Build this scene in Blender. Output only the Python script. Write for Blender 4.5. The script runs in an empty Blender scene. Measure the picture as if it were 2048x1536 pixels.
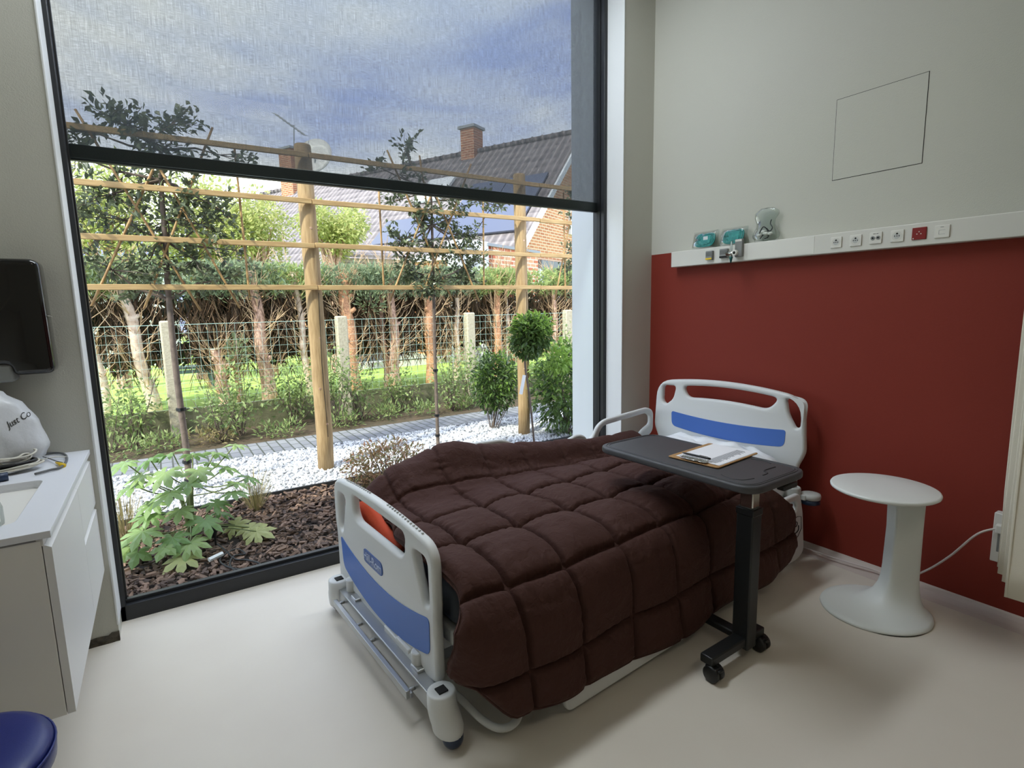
import bpy, bmesh, math, random
import numpy as np
from mathutils import Vector, Matrix, noise
random.seed(7)
C = bpy.context.scene.collection
PI = math.pi
R = math.radians

# ------------------------------------------------------------------ camera frame (also used to measure points on known planes)
yaw_, pitch_, roll_ = 0.574423, -0.143126, -0.0205723
FPX = 1084.08
CAM = Vector((0, 0, 1.45))
_f = Vector((math.sin(yaw_) * math.cos(pitch_), math.cos(yaw_) * math.cos(pitch_), math.sin(pitch_)))
_r0 = Vector((math.cos(yaw_), -math.sin(yaw_), 0))
_u0 = _r0.cross(_f)
_r = _r0 * math.cos(roll_) + _u0 * math.sin(roll_)
_u = -_r0 * math.sin(roll_) + _u0 * math.cos(roll_)
def ray(px, py): return _f + _r * ((px - 1024) / FPX) - _u * ((py - 768) / FPX)
def on_y(px, py, y):
    d = ray(px, py); return CAM + d * (y / d.y)
def on_z(px, py, z):
    d = ray(px, py); return CAM + d * ((z - CAM.z) / d.z)
def on_x(px, py, x):
    d = ray(px, py); return CAM + d * (x / d.x)

# ------------------------------------------------------------------ materials
def srgb(c):
    if isinstance(c, str):
        c = tuple(int(c[i:i + 2], 16) for i in (0, 2, 4))
    c = tuple(v / 255 for v in c)
    return tuple(v / 12.92 if v <= .04045 else ((v + .055) / 1.055) ** 2.4 for v in c) + (1,)

def nodes(name):
    m = bpy.data.materials.new(name); m.use_nodes = True
    nt = m.node_tree
    return m, nt, nt.nodes['Principled BSDF'], nt.nodes['Material Output']

def mat(name, col, rough=.5, metal=0, col2=None, scale=20, bump=0, bscale=60, spec=.5, island=False, coat=0, stretch=None, sheen=0, detail=4):
    m, nt, b, out = nodes(name)
    N, L = nt.nodes, nt.links
    b.inputs['Base Color'].default_value = srgb(col)
    b.inputs['Roughness'].default_value = rough
    b.inputs['Metallic'].default_value = metal
    b.inputs['Specular IOR Level'].default_value = spec
    b.inputs['Coat Weight'].default_value = coat
    b.inputs['Sheen Weight'].default_value = sheen
    tc = N.new('ShaderNodeTexCoord')
    src = tc.outputs['Object']
    if stretch:
        mp = N.new('ShaderNodeMapping'); mp.inputs['Scale'].default_value = stretch
        L.new(src, mp.inputs['Vector']); src = mp.outputs['Vector']
    if col2 is not None:
        mx = N.new('ShaderNodeMix'); mx.data_type = 'RGBA'
        mx.inputs['A'].default_value = srgb(col); mx.inputs['B'].default_value = srgb(col2)
        if island:
            g = N.new('ShaderNodeNewGeometry'); L.new(g.outputs['Random Per Island'], mx.inputs['Factor'])
        else:
            t = N.new('ShaderNodeTexNoise'); t.inputs['Scale'].default_value = scale; t.inputs['Detail'].default_value = detail
            L.new(src, t.inputs['Vector'])
            r = N.new('ShaderNodeMapRange'); r.inputs['From Min'].default_value = .3; r.inputs['From Max'].default_value = .7
            L.new(t.outputs['Fac'], r.inputs['Value']); L.new(r.outputs['Result'], mx.inputs['Factor'])
        L.new(mx.outputs['Result'], b.inputs['Base Color'])
    if bump:
        t = N.new('ShaderNodeTexNoise'); t.inputs['Scale'].default_value = bscale; t.inputs['Detail'].default_value = 5
        L.new(src, t.inputs['Vector'])
        bp = N.new('ShaderNodeBump'); bp.inputs['Strength'].default_value = bump; bp.inputs['Distance'].default_value = .01
        L.new(t.outputs['Fac'], bp.inputs['Height']); L.new(bp.outputs['Normal'], b.inputs['Normal'])
    return m

def leafmat(name, c1, c2, trans=.35, rough=.45):
    m, nt, b, out = nodes(name)
    N, L = nt.nodes, nt.links
    g = N.new('ShaderNodeNewGeometry')
    mx = N.new('ShaderNodeMix'); mx.data_type = 'RGBA'
    mx.inputs['A'].default_value = srgb(c1); mx.inputs['B'].default_value = srgb(c2)
    L.new(g.outputs['Random Per Island'], mx.inputs['Factor'])
    L.new(mx.outputs['Result'], b.inputs['Base Color']); b.inputs['Roughness'].default_value = rough
    t = N.new('ShaderNodeBsdfTranslucent'); L.new(mx.outputs['Result'], t.inputs['Color'])
    s = N.new('ShaderNodeMixShader'); s.inputs[0].default_value = trans
    L.new(b.outputs[0], s.inputs[1]); L.new(t.outputs[0], s.inputs[2]); L.new(s.outputs[0], out.inputs['Surface'])
    return m

def clearmat(name, col=(235, 240, 238), gloss=.08, rough=.02):
    m, nt, b, out = nodes(name)
    N, L = nt.nodes, nt.links
    t = N.new('ShaderNodeBsdfTransparent'); t.inputs['Color'].default_value = srgb(col)
    gl = N.new('ShaderNodeBsdfGlossy'); gl.inputs['Roughness'].default_value = rough
    lw = N.new('ShaderNodeLayerWeight'); lw.inputs['Blend'].default_value = .25
    mp = N.new('ShaderNodeMath'); mp.operation = 'MULTIPLY'; mp.inputs[1].default_value = gloss * 4
    L.new(lw.outputs['Fresnel'], mp.inputs[0])
    s = N.new('ShaderNodeMixShader'); L.new(mp.outputs[0], s.inputs[0])
    L.new(t.outputs[0], s.inputs[1]); L.new(gl.outputs[0], s.inputs[2]); L.new(s.outputs[0], out.inputs['Surface'])
    return m

def brickmat(name, c1, c2, mortar, scale=1, bw=.215, rh=.07, ms=.012, rough=.85, bump=.4, coord='XZ', rot=0):
    m, nt, b, out = nodes(name)
    N, L = nt.nodes, nt.links
    tc = N.new('ShaderNodeTexCoord'); mp = N.new('ShaderNodeMapping'); L.new(tc.outputs['Object'], mp.inputs['Vector'])
    if coord == 'XZ': mp.inputs['Rotation'].default_value = (R(-90), 0, 0)
    elif coord == 'YZ':
        mp.inputs['Rotation'].default_value = (R(-90), 0, R(90))
    else: mp.inputs['Rotation'].default_value = (0, 0, rot)
    if coord == 'YZ':
        sx = N.new('ShaderNodeSeparateXYZ'); L.new(tc.outputs['Object'], sx.inputs[0])
        cx = N.new('ShaderNodeCombineXYZ'); L.new(sx.outputs['Y'], cx.inputs['X']); L.new(sx.outputs['Z'], cx.inputs['Y'])
        vec = cx.outputs[0]
    elif coord == 'XZ':
        sx = N.new('ShaderNodeSeparateXYZ'); L.new(tc.outputs['Object'], sx.inputs[0])
        cx = N.new('ShaderNodeCombineXYZ'); L.new(sx.outputs['X'], cx.inputs['X']); L.new(sx.outputs['Z'], cx.inputs['Y'])
        vec = cx.outputs[0]
    else: vec = mp.outputs['Vector']
    br = N.new('ShaderNodeTexBrick'); br.inputs['Scale'].default_value = scale
    br.inputs['Brick Width'].default_value = bw; br.inputs['Row Height'].default_value = rh; br.inputs['Mortar Size'].default_value = ms
    br.inputs['Color1'].default_value = srgb(c1); br.inputs['Color2'].default_value = srgb(c2); br.inputs['Mortar'].default_value = srgb(mortar)
    br.inputs['Bias'].default_value = 0
    L.new(vec, br.inputs['Vector']); L.new(br.outputs['Color'], b.inputs['Base Color'])
    b.inputs['Roughness'].default_value = rough
    bp = N.new('ShaderNodeBump'); bp.inputs['Strength'].default_value = bump; bp.inputs['Distance'].default_value = .01; bp.invert = True
    L.new(br.outputs['Fac'], bp.inputs['Height']); L.new(bp.outputs['Normal'], b.inputs['Normal'])
    return m

M = {}
M['wall'] = mat('wall_paint', (196, 195, 184), .75, bump=.12, bscale=220)
M['red'] = mat('red_wall_vinyl', (130, 49, 37), .66, bump=.05, bscale=150, spec=.25)
M['white_trim'] = mat('white_trim', (232, 234, 234), .45)
M['floor'] = mat('vinyl_floor', (222, 215, 202), .45, col2=(218, 210, 197), scale=3, spec=.35)
M['cove'] = mat('floor_cove', (206, 194, 186), .5)
M['ceiling'] = mat('ceiling_paint', (240, 240, 238), .8)
M['frame'] = mat('anthracite_aluminium', (30, 32, 35), .4, bump=.03, bscale=300)
M['sealant'] = mat('black_sealant', (14, 14, 15), .5)
M['glass'] = clearmat('window_glass', (244, 248, 246), .05, .0)
M['plastic'] = mat('light_grey_plastic', (216, 218, 216), .42, bump=.03, bscale=900)
M['plastic_d'] = mat('grey_plastic_cover', (190, 192, 188), .5)
M['blue'] = mat('blue_inlay', (70, 112, 190), .45, bump=.05, bscale=500)
M['badge'] = mat('blue_badge', (58, 92, 158), .4)
M['badge_w'] = mat('badge_lettering', (200, 212, 236), .5)
M['metal'] = mat('brushed_aluminium', (176, 178, 178), .35, .8)
M['chrome'] = mat('chrome', (205, 205, 200), .15, 1)
M['navy'] = mat('navy_caster', (34, 50, 76), .35)
M['dark'] = mat('black_plastic', (17, 18, 19), .42)
M['black_steel'] = mat('black_steel', (24, 26, 27), .42, bump=.05, bscale=400)
M['mattress'] = mat('mattress_cover', (58, 64, 72), .7)
M['orange'] = mat('orange_lining', (200, 74, 36), .8, bump=.3, bscale=30)
M['linen'] = mat('white_linen', (236, 238, 240), .85, bump=.5, bscale=22)
M['table_top'] = mat('charcoal_table_top', (70, 70, 73), .5, bump=.06, bscale=700)
M['table_line'] = mat('moulded_groove', (40, 40, 42), .6)
M['hardboard'] = mat('hardboard', (178, 138, 88), .6, col2=(160, 122, 76), scale=60)
M['paper'] = mat('paper', (240, 240, 244), .8)
M['ink'] = mat('printed_ink', (120, 122, 128), .8)
M['white_gloss'] = mat('white_lacquer', (226, 230, 226), .35)
M['cab'] = mat('cabinet_laminate', (228, 228, 226), .45)
M['cab_side'] = mat('cabinet_side', (228, 226, 220), .5)
M['counter'] = mat('solid_surface', (226, 228, 234), .35, bump=.02, bscale=800)
M['trunk_al'] = mat('trunking_aluminium', (214, 212, 204), .4)
M['socket'] = mat('socket_white', (224, 222, 214), .4)
M['hole'] = mat('dark_hole', (20, 18, 16), .8)
M['red_sock'] = mat('red_socket', (132, 14, 14), .35)
M['grey_out'] = mat('grey_outlet', (136, 138, 136), .5)
M['yellow'] = mat('yellow_band', (232, 196, 40), .5)
M['teal'] = mat('teal_tubing', (60, 165, 160), .4, col2=(40, 130, 130), scale=50)
M['teal_d'] = mat('dark_teal_nozzle', (20, 84, 82), .4)
M['clear'] = clearmat('clear_plastic', (244, 248, 247), .16, .1)
M['black_gloss'] = mat('glossy_black_plastic', (6, 6, 8), .12, coat=.5)
M['bag'] = mat('white_plastic_bag', (205, 207, 210), .38, bump=.5, bscale=16, coat=.2)
M['bag_in'] = mat('grey_bag_shade', (150, 152, 155), .5, bump=.4, bscale=14)
M['cable'] = mat('grey_cable', (206, 202, 190), .5)
M['cable_d'] = mat('dark_grey_cable', (96, 98, 98), .5)
M['cable_w'] = mat('white_cable', (214, 204, 198), .5)
M['vinyl_blue'] = mat('blue_upholstery', (22, 36, 108), .35, bump=.05, bscale=300)
M['curtain'] = mat('cream_curtain', (226, 220, 202), .85, bump=.15, bscale=400)
M['debris'] = mat('torn_plaster', (98, 90, 76), .9, col2=(40, 36, 30), scale=30, bump=.6, bscale=60)
# outdoors
M['timber'] = mat('pine_post', (178, 150, 108), .75, col2=(144, 116, 78), scale=9, bump=.3, bscale=18, stretch=(6, 6, .7))
M['batten'] = mat('pine_batten', (198, 166, 114), .7, col2=(172, 138, 90), scale=12, bump=.15, bscale=30, stretch=(.6, 6, 6))
M['cane'] = mat('bamboo_cane', (186, 150, 96), .6, col2=(140, 106, 66), scale=14)
M['trunk_grey'] = mat('smooth_grey_bark', (122, 106, 94), .85, col2=(92, 80, 70), scale=20, bump=.3)
M['bark'] = mat('conifer_bark', (230, 192, 166), .9, col2=(136, 102, 84), scale=55, bump=.8, bscale=40, stretch=(1, 1, .4))
M['bark_orange'] = mat('orange_bark', (230, 174, 130), .9, col2=(166, 120, 92), scale=48, bump=.8, bscale=40)
M['bark_pale'] = mat('pale_bark', (236, 216, 194), .9, col2=(196, 168, 142), scale=18, bump=.5, bscale=40)
M['twig'] = mat('dry_twig', (226, 196, 158), .85, col2=(170, 136, 104), island=True)
M['cut'] = mat('cut_wood', (240, 226, 200), .8)
M['dry'] = leafmat('dry_conifer', (120, 92, 64), (52, 42, 32), .15, .8)
M['conifer'] = leafmat('blue_green_conifer', (170, 180, 138), (112, 134, 104), .35, .7)
M['conifer_y'] = leafmat('yellow_green_conifer', (190, 198, 126), (132, 158, 100), .4, .7)
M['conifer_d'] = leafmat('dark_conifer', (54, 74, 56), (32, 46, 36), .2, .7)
M['holm'] = leafmat('dark_evergreen_leaf', (74, 82, 66), (128, 138, 100), .3, .36)
M['laurel'] = leafmat('laurel_leaf', (66, 88, 50), (112, 140, 72), .3, .35)
M['laurel_y'] = leafmat('young_laurel_leaf', (128, 164, 72), (160, 188, 92), .4, .4)
M['bright'] = leafmat('bright_leaf', (222, 220, 150), (150, 166, 96), .45, .6)
M['under'] = leafmat('shrub_leaf', (176, 190, 122), (104, 128, 78), .45, .5)
M['fatsia'] = leafmat('broad_leaf', (120, 156, 92), (160, 182, 116), .4, .35)
M['fatsia_y'] = leafmat('yellowed_broad_leaf', (206, 204, 140), (178, 186, 118), .4, .4)
M['stem_g'] = mat('green_stem', (122, 132, 84), .6)
M['redleaf'] = leafmat('red_tinged_leaf', (196, 146, 118), (138, 144, 88), .35, .5)
M['drygrass'] = leafmat('dry_grass', (176, 158, 112), (120, 116, 72), .3, .7)
M['lawn'] = mat('lawn', (176, 204, 100), .9, col2=(146, 178, 78), scale=9, bump=.6, bscale=90)
M['soil'] = mat('planting_soil', (92, 74, 56), .95, col2=(66, 60, 40), scale=8, bump=.8, bscale=40)
M['mulch_base'] = mat('mulch_soil', (58, 46, 40), .95, col2=(40, 32, 28), scale=14, bump=.8, bscale=50)
M['chip'] = mat('bark_chip', (72, 58, 52), .85, col2=(140, 112, 94), island=True)
M['stone'] = mat('white_stone', (236, 236, 236), .7, col2=(176, 176, 180), island=True)
M['gravel_base'] = mat('gravel_bed', (190, 190, 190), .9, col2=(120, 120, 122), scale=60)
M['paver'] = brickmat('grey_paver', (136, 136, 138), (122, 122, 126), (78, 80, 72), 1, .2, .1, .008, coord='XY', rot=R(90))
M['concrete'] = mat('fence_concrete', (196, 186, 160), .9, col2=(172, 162, 136), scale=30, bump=.4, bscale=60)
M['concrete_d'] = mat('mossy_concrete', (120, 116, 90), .95, col2=(84, 90, 58), scale=8, bump=.5, bscale=40)
M['edge'] = mat('steel_edging', (40, 40, 42), .6)
M['wire'] = mat('green_wire', (186, 214, 196), .5)
M['brick'] = brickmat('orange_brick', (198, 136, 92), (178, 112, 74), (214, 192, 158), 1, .23, .075, .012, coord='YZ')
M['brick_x'] = brickmat('orange_brick_side', (190, 124, 84), (168, 104, 70), (206, 184, 150), 1, .23, .075, .012, coord='XZ')
M['brick_r'] = brickmat('red_brick', (196, 92, 62), (226, 168, 128), (230, 214, 190), 1, .26, .09, .014, coord='YZ')
M['tiles'] = None
M['solar'] = mat('solar_glass', (84, 88, 104), .3, spec=.6, coat=.2)
M['steel_w'] = mat('white_boards', (226, 228, 228), .6)
M['lead'] = mat('lead_flashing', (150, 152, 154), .5)
M['shutter'] = mat('grey_shutter', (124, 126, 128), .6)
M['window_d'] = mat('dark_window', (70, 74, 78), .2)
M['bench'] = mat('weathered_bench', (74, 92, 92), .7)
M['stonewall'] = mat('white_garden_wall', (230, 226, 226), .8)
M['slate'] = mat('slate_roof', (110, 118, 140), .6)
M['tag'] = mat('plant_tag', (240, 240, 238), .6)

# ------------------------------------------------------------------ object helpers
def tag(o, label=None, cat=None, group=None, kind=None):
    if label: o['label'] = label
    if cat: o['category'] = cat
    if group: o['group'] = group
    if kind: o['kind'] = kind
    return o

def thing(name, label, cat, loc=(0, 0, 0), rz=0, group=None):
    o = bpy.data.objects.new(name, None); C.objects.link(o)
    o.location = loc; o.rotation_euler = (0, 0, rz); o.empty_display_size = .1
    return tag(o, label, cat, group)

def root_inv(o):
    while o.parent is not None: o = o.parent
    return (Matrix.Translation(o.location) @ Matrix.Rotation(o.rotation_euler.z, 4, 'Z')).inverted()

class MB:
    def __init__(s): s.v = []; s.f = []; s.mi = []; s.cm = 0
    def add(s, vs, fs):
        b = len(s.v); s.v.extend(vs)
        for f in fs: s.f.append(tuple(b + i for i in f)); s.mi.append(s.cm)
        return s
    def box(s, x0, x1, y0, y1, z0, z1, rot=None, piv=None):
        vs = [Vector((x, y, z)) for x in (x0, x1) for y in (y0, y1) for z in (z0, z1)]
        if rot is not None:
            p = Vector(piv) if piv is not None else Vector(((x0 + x1) / 2, (y0 + y1) / 2, (z0 + z1) / 2))
            vs = [rot @ (v - p) + p for v in vs]
        return s.add([tuple(v) for v in vs], [(0, 1, 3, 2), (4, 6, 7, 5), (0, 4, 5, 1), (2, 3, 7, 6), (0, 2, 6, 4), (1, 5, 7, 3)])
    def tube(s, pts, r, n=8, cap=True, closed=False):
        pts = [Vector(p) for p in pts]; k = len(pts)
        rs = r if isinstance(r, (list, tuple)) else [r] * k
        vs = []; ref = None
        for i, p in enumerate(pts):
            if closed: d = pts[(i + 1) % k] - pts[i - 1]
            else: d = pts[min(i + 1, k - 1)] - pts[max(i - 1, 0)]
            if d.length < 1e-9: d = Vector((0, 0, 1))
            d.normalize()
            if ref is None: ref = d.orthogonal().normalized()
            a = ref - d * ref.dot(d)
            a = a.normalized() if a.length > 1e-6 else d.orthogonal().normalized()
            ref = a; b = d.cross(a)
            for j in range(n):
                t = 2 * PI * j / n
                vs.append(tuple(p + (a * math.cos(t) + b * math.sin(t)) * rs[i]))
        fs = []
        for i in range(k if closed else k - 1):
            for j in range(n):
                i2 = (i + 1) % k
                fs.append((i * n + j, i * n + (j + 1) % n, i2 * n + (j + 1) % n, i2 * n + j))
        if cap and not closed:
            fs.append(tuple(range(n - 1, -1, -1))); fs.append(tuple((k - 1) * n + j for j in range(n)))
        return s.add(vs, fs)
    def loft(s, rings, cap=True):
        n = len(rings[0]); vs = [tuple(p) for r in rings for p in r]; fs = []
        for i in range(len(rings) - 1):
            for j in range(n):
                fs.append((i * n + j, i * n + (j + 1) % n, (i + 1) * n + (j + 1) % n, (i + 1) * n + j))
        if cap:
            fs.append(tuple(range(n - 1, -1, -1))); fs.append(tuple((len(rings) - 1) * n + j for j in range(n)))
        return s.add(vs, fs)
    def lathe(s, prof, c=(0, 0, 0), n=32, cap=True):
        return s.loft([[(c[0] + r * math.cos(2 * PI * j / n), c[1] + r * math.sin(2 * PI * j / n), c[2] + z) for j in range(n)] for r, z in prof], cap)
    def ball(s, c, r, n=12, m=8, sq=(1, 1, 1)):
        return s.loft([[(c[0] + sq[0] * r * math.sin(PI * (i + .02) / (m + .04)) * math.cos(2 * PI * j / n), c[1] + sq[1] * r * math.sin(PI * (i + .02) / (m + .04)) * math.sin(2 * PI * j / n), c[2] - sq[2] * r * math.cos(PI * (i + .02) / (m + .04))) for j in range(n)] for i in range(m + 1)])
    def leaf(s, p, d, nrm, L, W, fold=.25):
        d = d.normalized(); sd = d.cross(nrm)
        sd = sd.normalized() if sd.length > 1e-6 else d.orthogonal().normalized()
        up = sd.cross(d)
        m = p + d * (L * .48)
        return s.add([tuple(p), tuple(m + sd * W / 2 + up * (fold * W)), tuple(p + d * L), tuple(m - sd * W / 2 + up * (fold * W))], [(0, 1, 2), (0, 2, 3)])
    def build(s, name, m, parent=None, smooth=False, bevel=0, world=False, seg=2, origin=None, solid=0, subsurf=0):
        me = bpy.data.meshes.new(name)
        vs = s.v
        if world and parent is not None:
            inv = root_inv(parent); vs = [tuple(inv @ Vector(v)) for v in vs]
        if origin is not None:
            ox, oy, oz = origin; vs = [(v[0] - ox, v[1] - oy, v[2] - oz) for v in vs]
        me.from_pydata(vs, [], s.f)
        ms = m if isinstance(m, (list, tuple)) else [m]
        for q in ms: me.materials.append(q)
        if len(ms) > 1: me.polygons.foreach_set('material_index', s.mi)
        if smooth: me.polygons.foreach_set('use_smooth', [True] * len(me.polygons))
        me.update()
        o = bpy.data.objects.new(name, me); C.objects.link(o)
        if parent is not None: o.parent = parent
        if origin is not None: o.location = origin
        if bevel:
            b = o.modifiers.new('bevel', 'BEVEL'); b.width = bevel; b.segments = seg; b.limit_method = 'ANGLE'; b.angle_limit = R(40)
            if not smooth: smooth_by_angle(me)
        if solid:
            q = o.modifiers.new('solid', 'SOLIDIFY'); q.thickness = solid; q.offset = -1
        if subsurf:
            q = o.modifiers.new('sub', 'SUBSURF'); q.levels = q.render_levels = subsurf
        return o

def smooth_by_angle(me, ang=40):
    bm = bmesh.new(); bm.from_mesh(me); a = R(ang)
    for f in bm.faces: f.smooth = True
    for e in bm.edges:
        if len(e.link_faces) != 2 or e.calc_face_angle(0) > a: e.smooth = False
    bm.to_mesh(me); bm.free()

def rpoly(pts, r, seg=6):
    out = []; n = len(pts)
    for i, p in enumerate(pts):
        rr = r[i] if isinstance(r, (list, tuple)) else r
        p = Vector(p); a = Vector(pts[i - 1]) - p; b = Vector(pts[(i + 1) % n]) - p
        rr = min(rr, a.length * .49, b.length * .49)
        if rr < 1e-5: out.append(tuple(p)); continue
        a = p + a.normalized() * rr; b = p + b.normalized() * rr
        for k in range(seg + 1):
            t = k / seg
            q = a * (1 - t) ** 2 + p * (2 * t * (1 - t)) + b * t * t
            out.append((q.x, q.y))
    return out

def spline2(pts, seg=6, closed=True):
    n = len(pts); out = []
    for i in range(n if closed else n - 1):
        p0, p1, p2, p3 = [Vector(pts[(i + k) % n] if closed else pts[max(0, min(n - 1, i + k))]) for k in (-1, 0, 1, 2)]
        for k in range(seg):
            t = k / seg
            out.append(tuple(.5 * ((2 * p1) + (p2 - p0) * t + (2 * p0 - 5 * p1 + 4 * p2 - p3) * t * t + (3 * p1 - p0 - 3 * p2 + p3) * t ** 3)))
    if not closed: out.append(tuple(pts[-1]))
    return out

def board(name, loops, thick, bev, m, parent, fn, world=False, res=3):
    """flat plate with holes: loops of 2D points, filled, extruded and rounded; fn maps (a, b, c) into place"""
    cu = bpy.data.curves.new(name, 'CURVE'); cu.dimensions = '2D'; cu.fill_mode = 'BOTH'
    cu.extrude = max(thick / 2 - bev, 0); cu.bevel_depth = bev; cu.bevel_resolution = res; cu.offset = -bev
    for lp in loops:
        sp = cu.splines.new('POLY'); sp.points.add(len(lp) - 1); sp.use_cyclic_u = True
        for q, p in zip(sp.points, lp): q.co = (p[0], p[1], 0, 1)
    return _curve_mesh(name, cu, m, parent, fn, world)

def _curve_mesh(name, cu, m, parent, fn, world):
    t = bpy.data.objects.new('temporary', cu); C.objects.link(t)
    bpy.context.view_layer.update()
    me = bpy.data.meshes.new_from_object(t.evaluated_get(bpy.context.evaluated_depsgraph_get()))
    bpy.data.objects.remove(t); me.name = name
    inv = root_inv(parent) if (world and parent is not None) else None
    for v in me.vertices:
        q = Vector(fn(*v.co)); v.co = inv @ q if inv is not None else q
    bm = bmesh.new(); bm.from_mesh(me); bmesh.ops.recalc_face_normals(bm, faces=bm.faces)
    bmesh.ops.remove_doubles(bm, verts=bm.verts, dist=1e-5); bm.to_mesh(me); bm.free()
    me.materials.clear(); me.materials.append(m); smooth_by_angle(me, 35)
    o = bpy.data.objects.new(name, me); C.objects.link(o); o.parent = parent
    return o

def text(name, body, size, m, parent, fn, thick=.0006, world=False, align='CENTER', shear=0):
    cu = bpy.data.curves.new(name, 'FONT'); cu.body = body; cu.size = size; cu.extrude = thick; cu.align_x = align; cu.align_y = 'CENTER'; cu.resolution_u = 3
    cu.offset = .0
    return _curve_mesh(name, cu, m, parent, fn, world)

def smooth_path(pts, seg=6): return spline2([tuple(p) for p in pts], seg, False)
def rv(a=1): return Vector((random.uniform(-a, a), random.uniform(-a, a), random.uniform(-a, a)))
FILL_POWER = (56, 10); SKY = 4.4; SUN = 6.5; EXPO = 0.0  # first pair: strength of the added fill panels
# ------------------------------------------------------------------ SETTING: room shell
XL, XR, YB, YF, H = -.86, 3.11, -2.6, 2.87, 3.80     # left wall, red wall, back wall, window wall face, ceiling
WX0, WX1, WY0, WY1 = -.275, 2.815, 3.03, 3.30        # window opening, frame line, outer face
def struct(o, cat=None, label=None): return tag(o, label, cat, kind='structure')

struct(MB().box(XL - .2, XR + .2, YB - .2, WY0, -.12, 0).build('floor', M['floor']))
struct(MB().box(XL - .2, XR + .2, YB - .2, WY1, H, H + .25).build('ceiling', M['ceiling']))
w = MB(); w.box(XL - .2, WX0, YF, WY1, -.1, H); w.box(WX1, XR + .2, YF, WY1, -.1, H)
struct(w.build('wall_north', M['wall']))
struct(MB().box(XL - .2, XL, YB - .2, YF, -.1, H).build('wall_west', M['wall']))
struct(MB().box(XL - .2, XR + .2, YB - .2, YB, -.1, H).build('wall_south', M['wall']))
w = MB(); w.cm = 1; w.box(XR, XR + .2, YB, YF, -.1, 1.80); w.cm = 0; w.box(XR, XR + .2, YB, YF, 1.80, H)
struct(w.build('wall_east', [M['wall'], M['red']]))
# floor covering turned up at the foot of the red wall
w = MB()
n = 24; prof = [(XR - .115, .001), (XR - .07, .004), (XR - .03, .012), (XR - .006, .022), (XR - .0015, .03)]
prof = prof + [(XR + .01, .03), (XR + .01, -.02), (XR - .115, -.02)]
w.loft([[(x, y, z) for x, z in prof] for y in (YB, YF - .002)])
struct(w.build('baseboard_east', M['cove']))
# torn skirting under the wall left of the window
w = MB(); random.seed(3)
xs = [-.80 + i * .0135 for i in range(40)]
rings = []
for i, x in enumerate(xs):
    h = .035 + .02 * noise.noise(Vector((x * 9, 0, 3))) + (.012 if i > 36 else 0)
    d = .012 + .012 * abs(noise.noise(Vector((x * 14, 5, 1))))
    rings.append([(x, YF + .002, -.004), (x, YF - d, -.004), (x, YF - d * (.9 + .5 * noise.noise(Vector((x * 25, 2, 2)))), h * .5), (x, YF - d * .4, h), (x, YF + .002, h)])
w.loft(rings)
struct(w.build('baseboard_north', M['debris']))
# white lining of the window recess (corner beads and outer reveal)
w = MB()
w.box(WX0 - .004, WX0 + .004, YF - .003, WY0, .07, H); w.box(WX1 - .004, WX1 + .004, YF - .003, WY0, 0, H)
w.box(WX1 - .012, WX1 + .02, WY0 + .13, WY1 + .12, -.05, H); w.box(WX0 - .02, WX0 + .002, WY0 + .13, WY1 + .02, -.05, H)
struct(w.build('trim_1', M['white_trim'], bevel=.002))

# window: frame > glass pane
fr = MB()
fr.box(WX0, WX0 + .022, WY0, WY0 + .12, 0, H); fr.box(WX1 - .03, WX1, WY0, WY0 + .12, 0, H)
fr.box(WX0, WX1, WY0, WY0 + .062, -.02, .075); fr.box(WX0, WX1, WY0, WY0 + .12, H - .08, H)
fr.box(WX0 + .018, WX1 - .026, WY0 + .03, WY0 + .06, .07, .092)
fo = fr.build('window_1', M['frame'], bevel=.003); struct(fo)
sl = MB(); gy = WY0 + .045
sl.box(WX0 + .022, WX0 + .028, gy - .006, gy + .03, .09, H - .08); sl.box(WX1 - .036, WX1 - .03, gy - .006, gy + .03, .09, H - .08); sl.box(WX0, WX1, WY0 + .004, WY0 + .012, -.001, .004)
sl.build('seal', M['sealant'], fo)
MB().box(WX0 + .022, WX1 - .03, gy, gy + .012, .09, H - .08).build('pane', M['glass'], fo)

# sun screen on the outside of the glass
sm, nt, b, out = nodes('screen_mesh'); N, L = nt.nodes, nt.links
tc = N.new('ShaderNodeTexCoord')
def wv(sc, det, wgt):
    mp = N.new('ShaderNodeMapping'); mp.inputs['Scale'].default_value = sc; L.new(tc.outputs['Object'], mp.inputs['Vector'])
    t = N.new('ShaderNodeTexNoise'); t.inputs['Scale'].default_value = 1; t.inputs['Detail'].default_value = det; L.new(mp.outputs['Vector'], t.inputs['Vector'])
    return t.outputs['Fac']
a1, a2 = wv((300, 1, 12), 2, 1), wv((30, 1, 300), 2, 1)
sm_ = N.new('ShaderNodeMath'); sm_.operation = 'ADD'; L.new(a1, sm_.inputs[0]); L.new(a2, sm_.inputs[1])
mr = N.new('ShaderNodeMapRange'); mr.inputs['From Min'].default_value = .5; mr.inputs['From Max'].default_value = 1.5
mr.inputs['To Min'].default_value = .49; mr.inputs['To Max'].default_value = .68
L.new(sm_.outputs[0], mr.inputs['Value'])
tr = N.new('ShaderNodeBsdfTransparent'); df = N.new('ShaderNodeBsdfDiffuse'); df.inputs['Color'].default_value = srgb((112, 114, 122))
tl = N.new('ShaderNodeBsdfTranslucent'); tl.inputs['Color'].default_value = srgb((70, 72, 76))
m1 = N.new('ShaderNodeMixShader'); m1.inputs[0].default_value = .3; L.new(df.outputs[0], m1.inputs[1]); L.new(tl.outputs[0], m1.inputs[2])
m2 = N.new('ShaderNodeMixShader'); L.new(mr.outputs['Result'], m2.inputs[0]); L.new(tr.outputs[0], m2.inputs[1]); L.new(m1.outputs[0], m2.inputs[2])
L.new(m2.outputs[0], out.inputs['Surface'])
SCREEN_MR = mr
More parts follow.
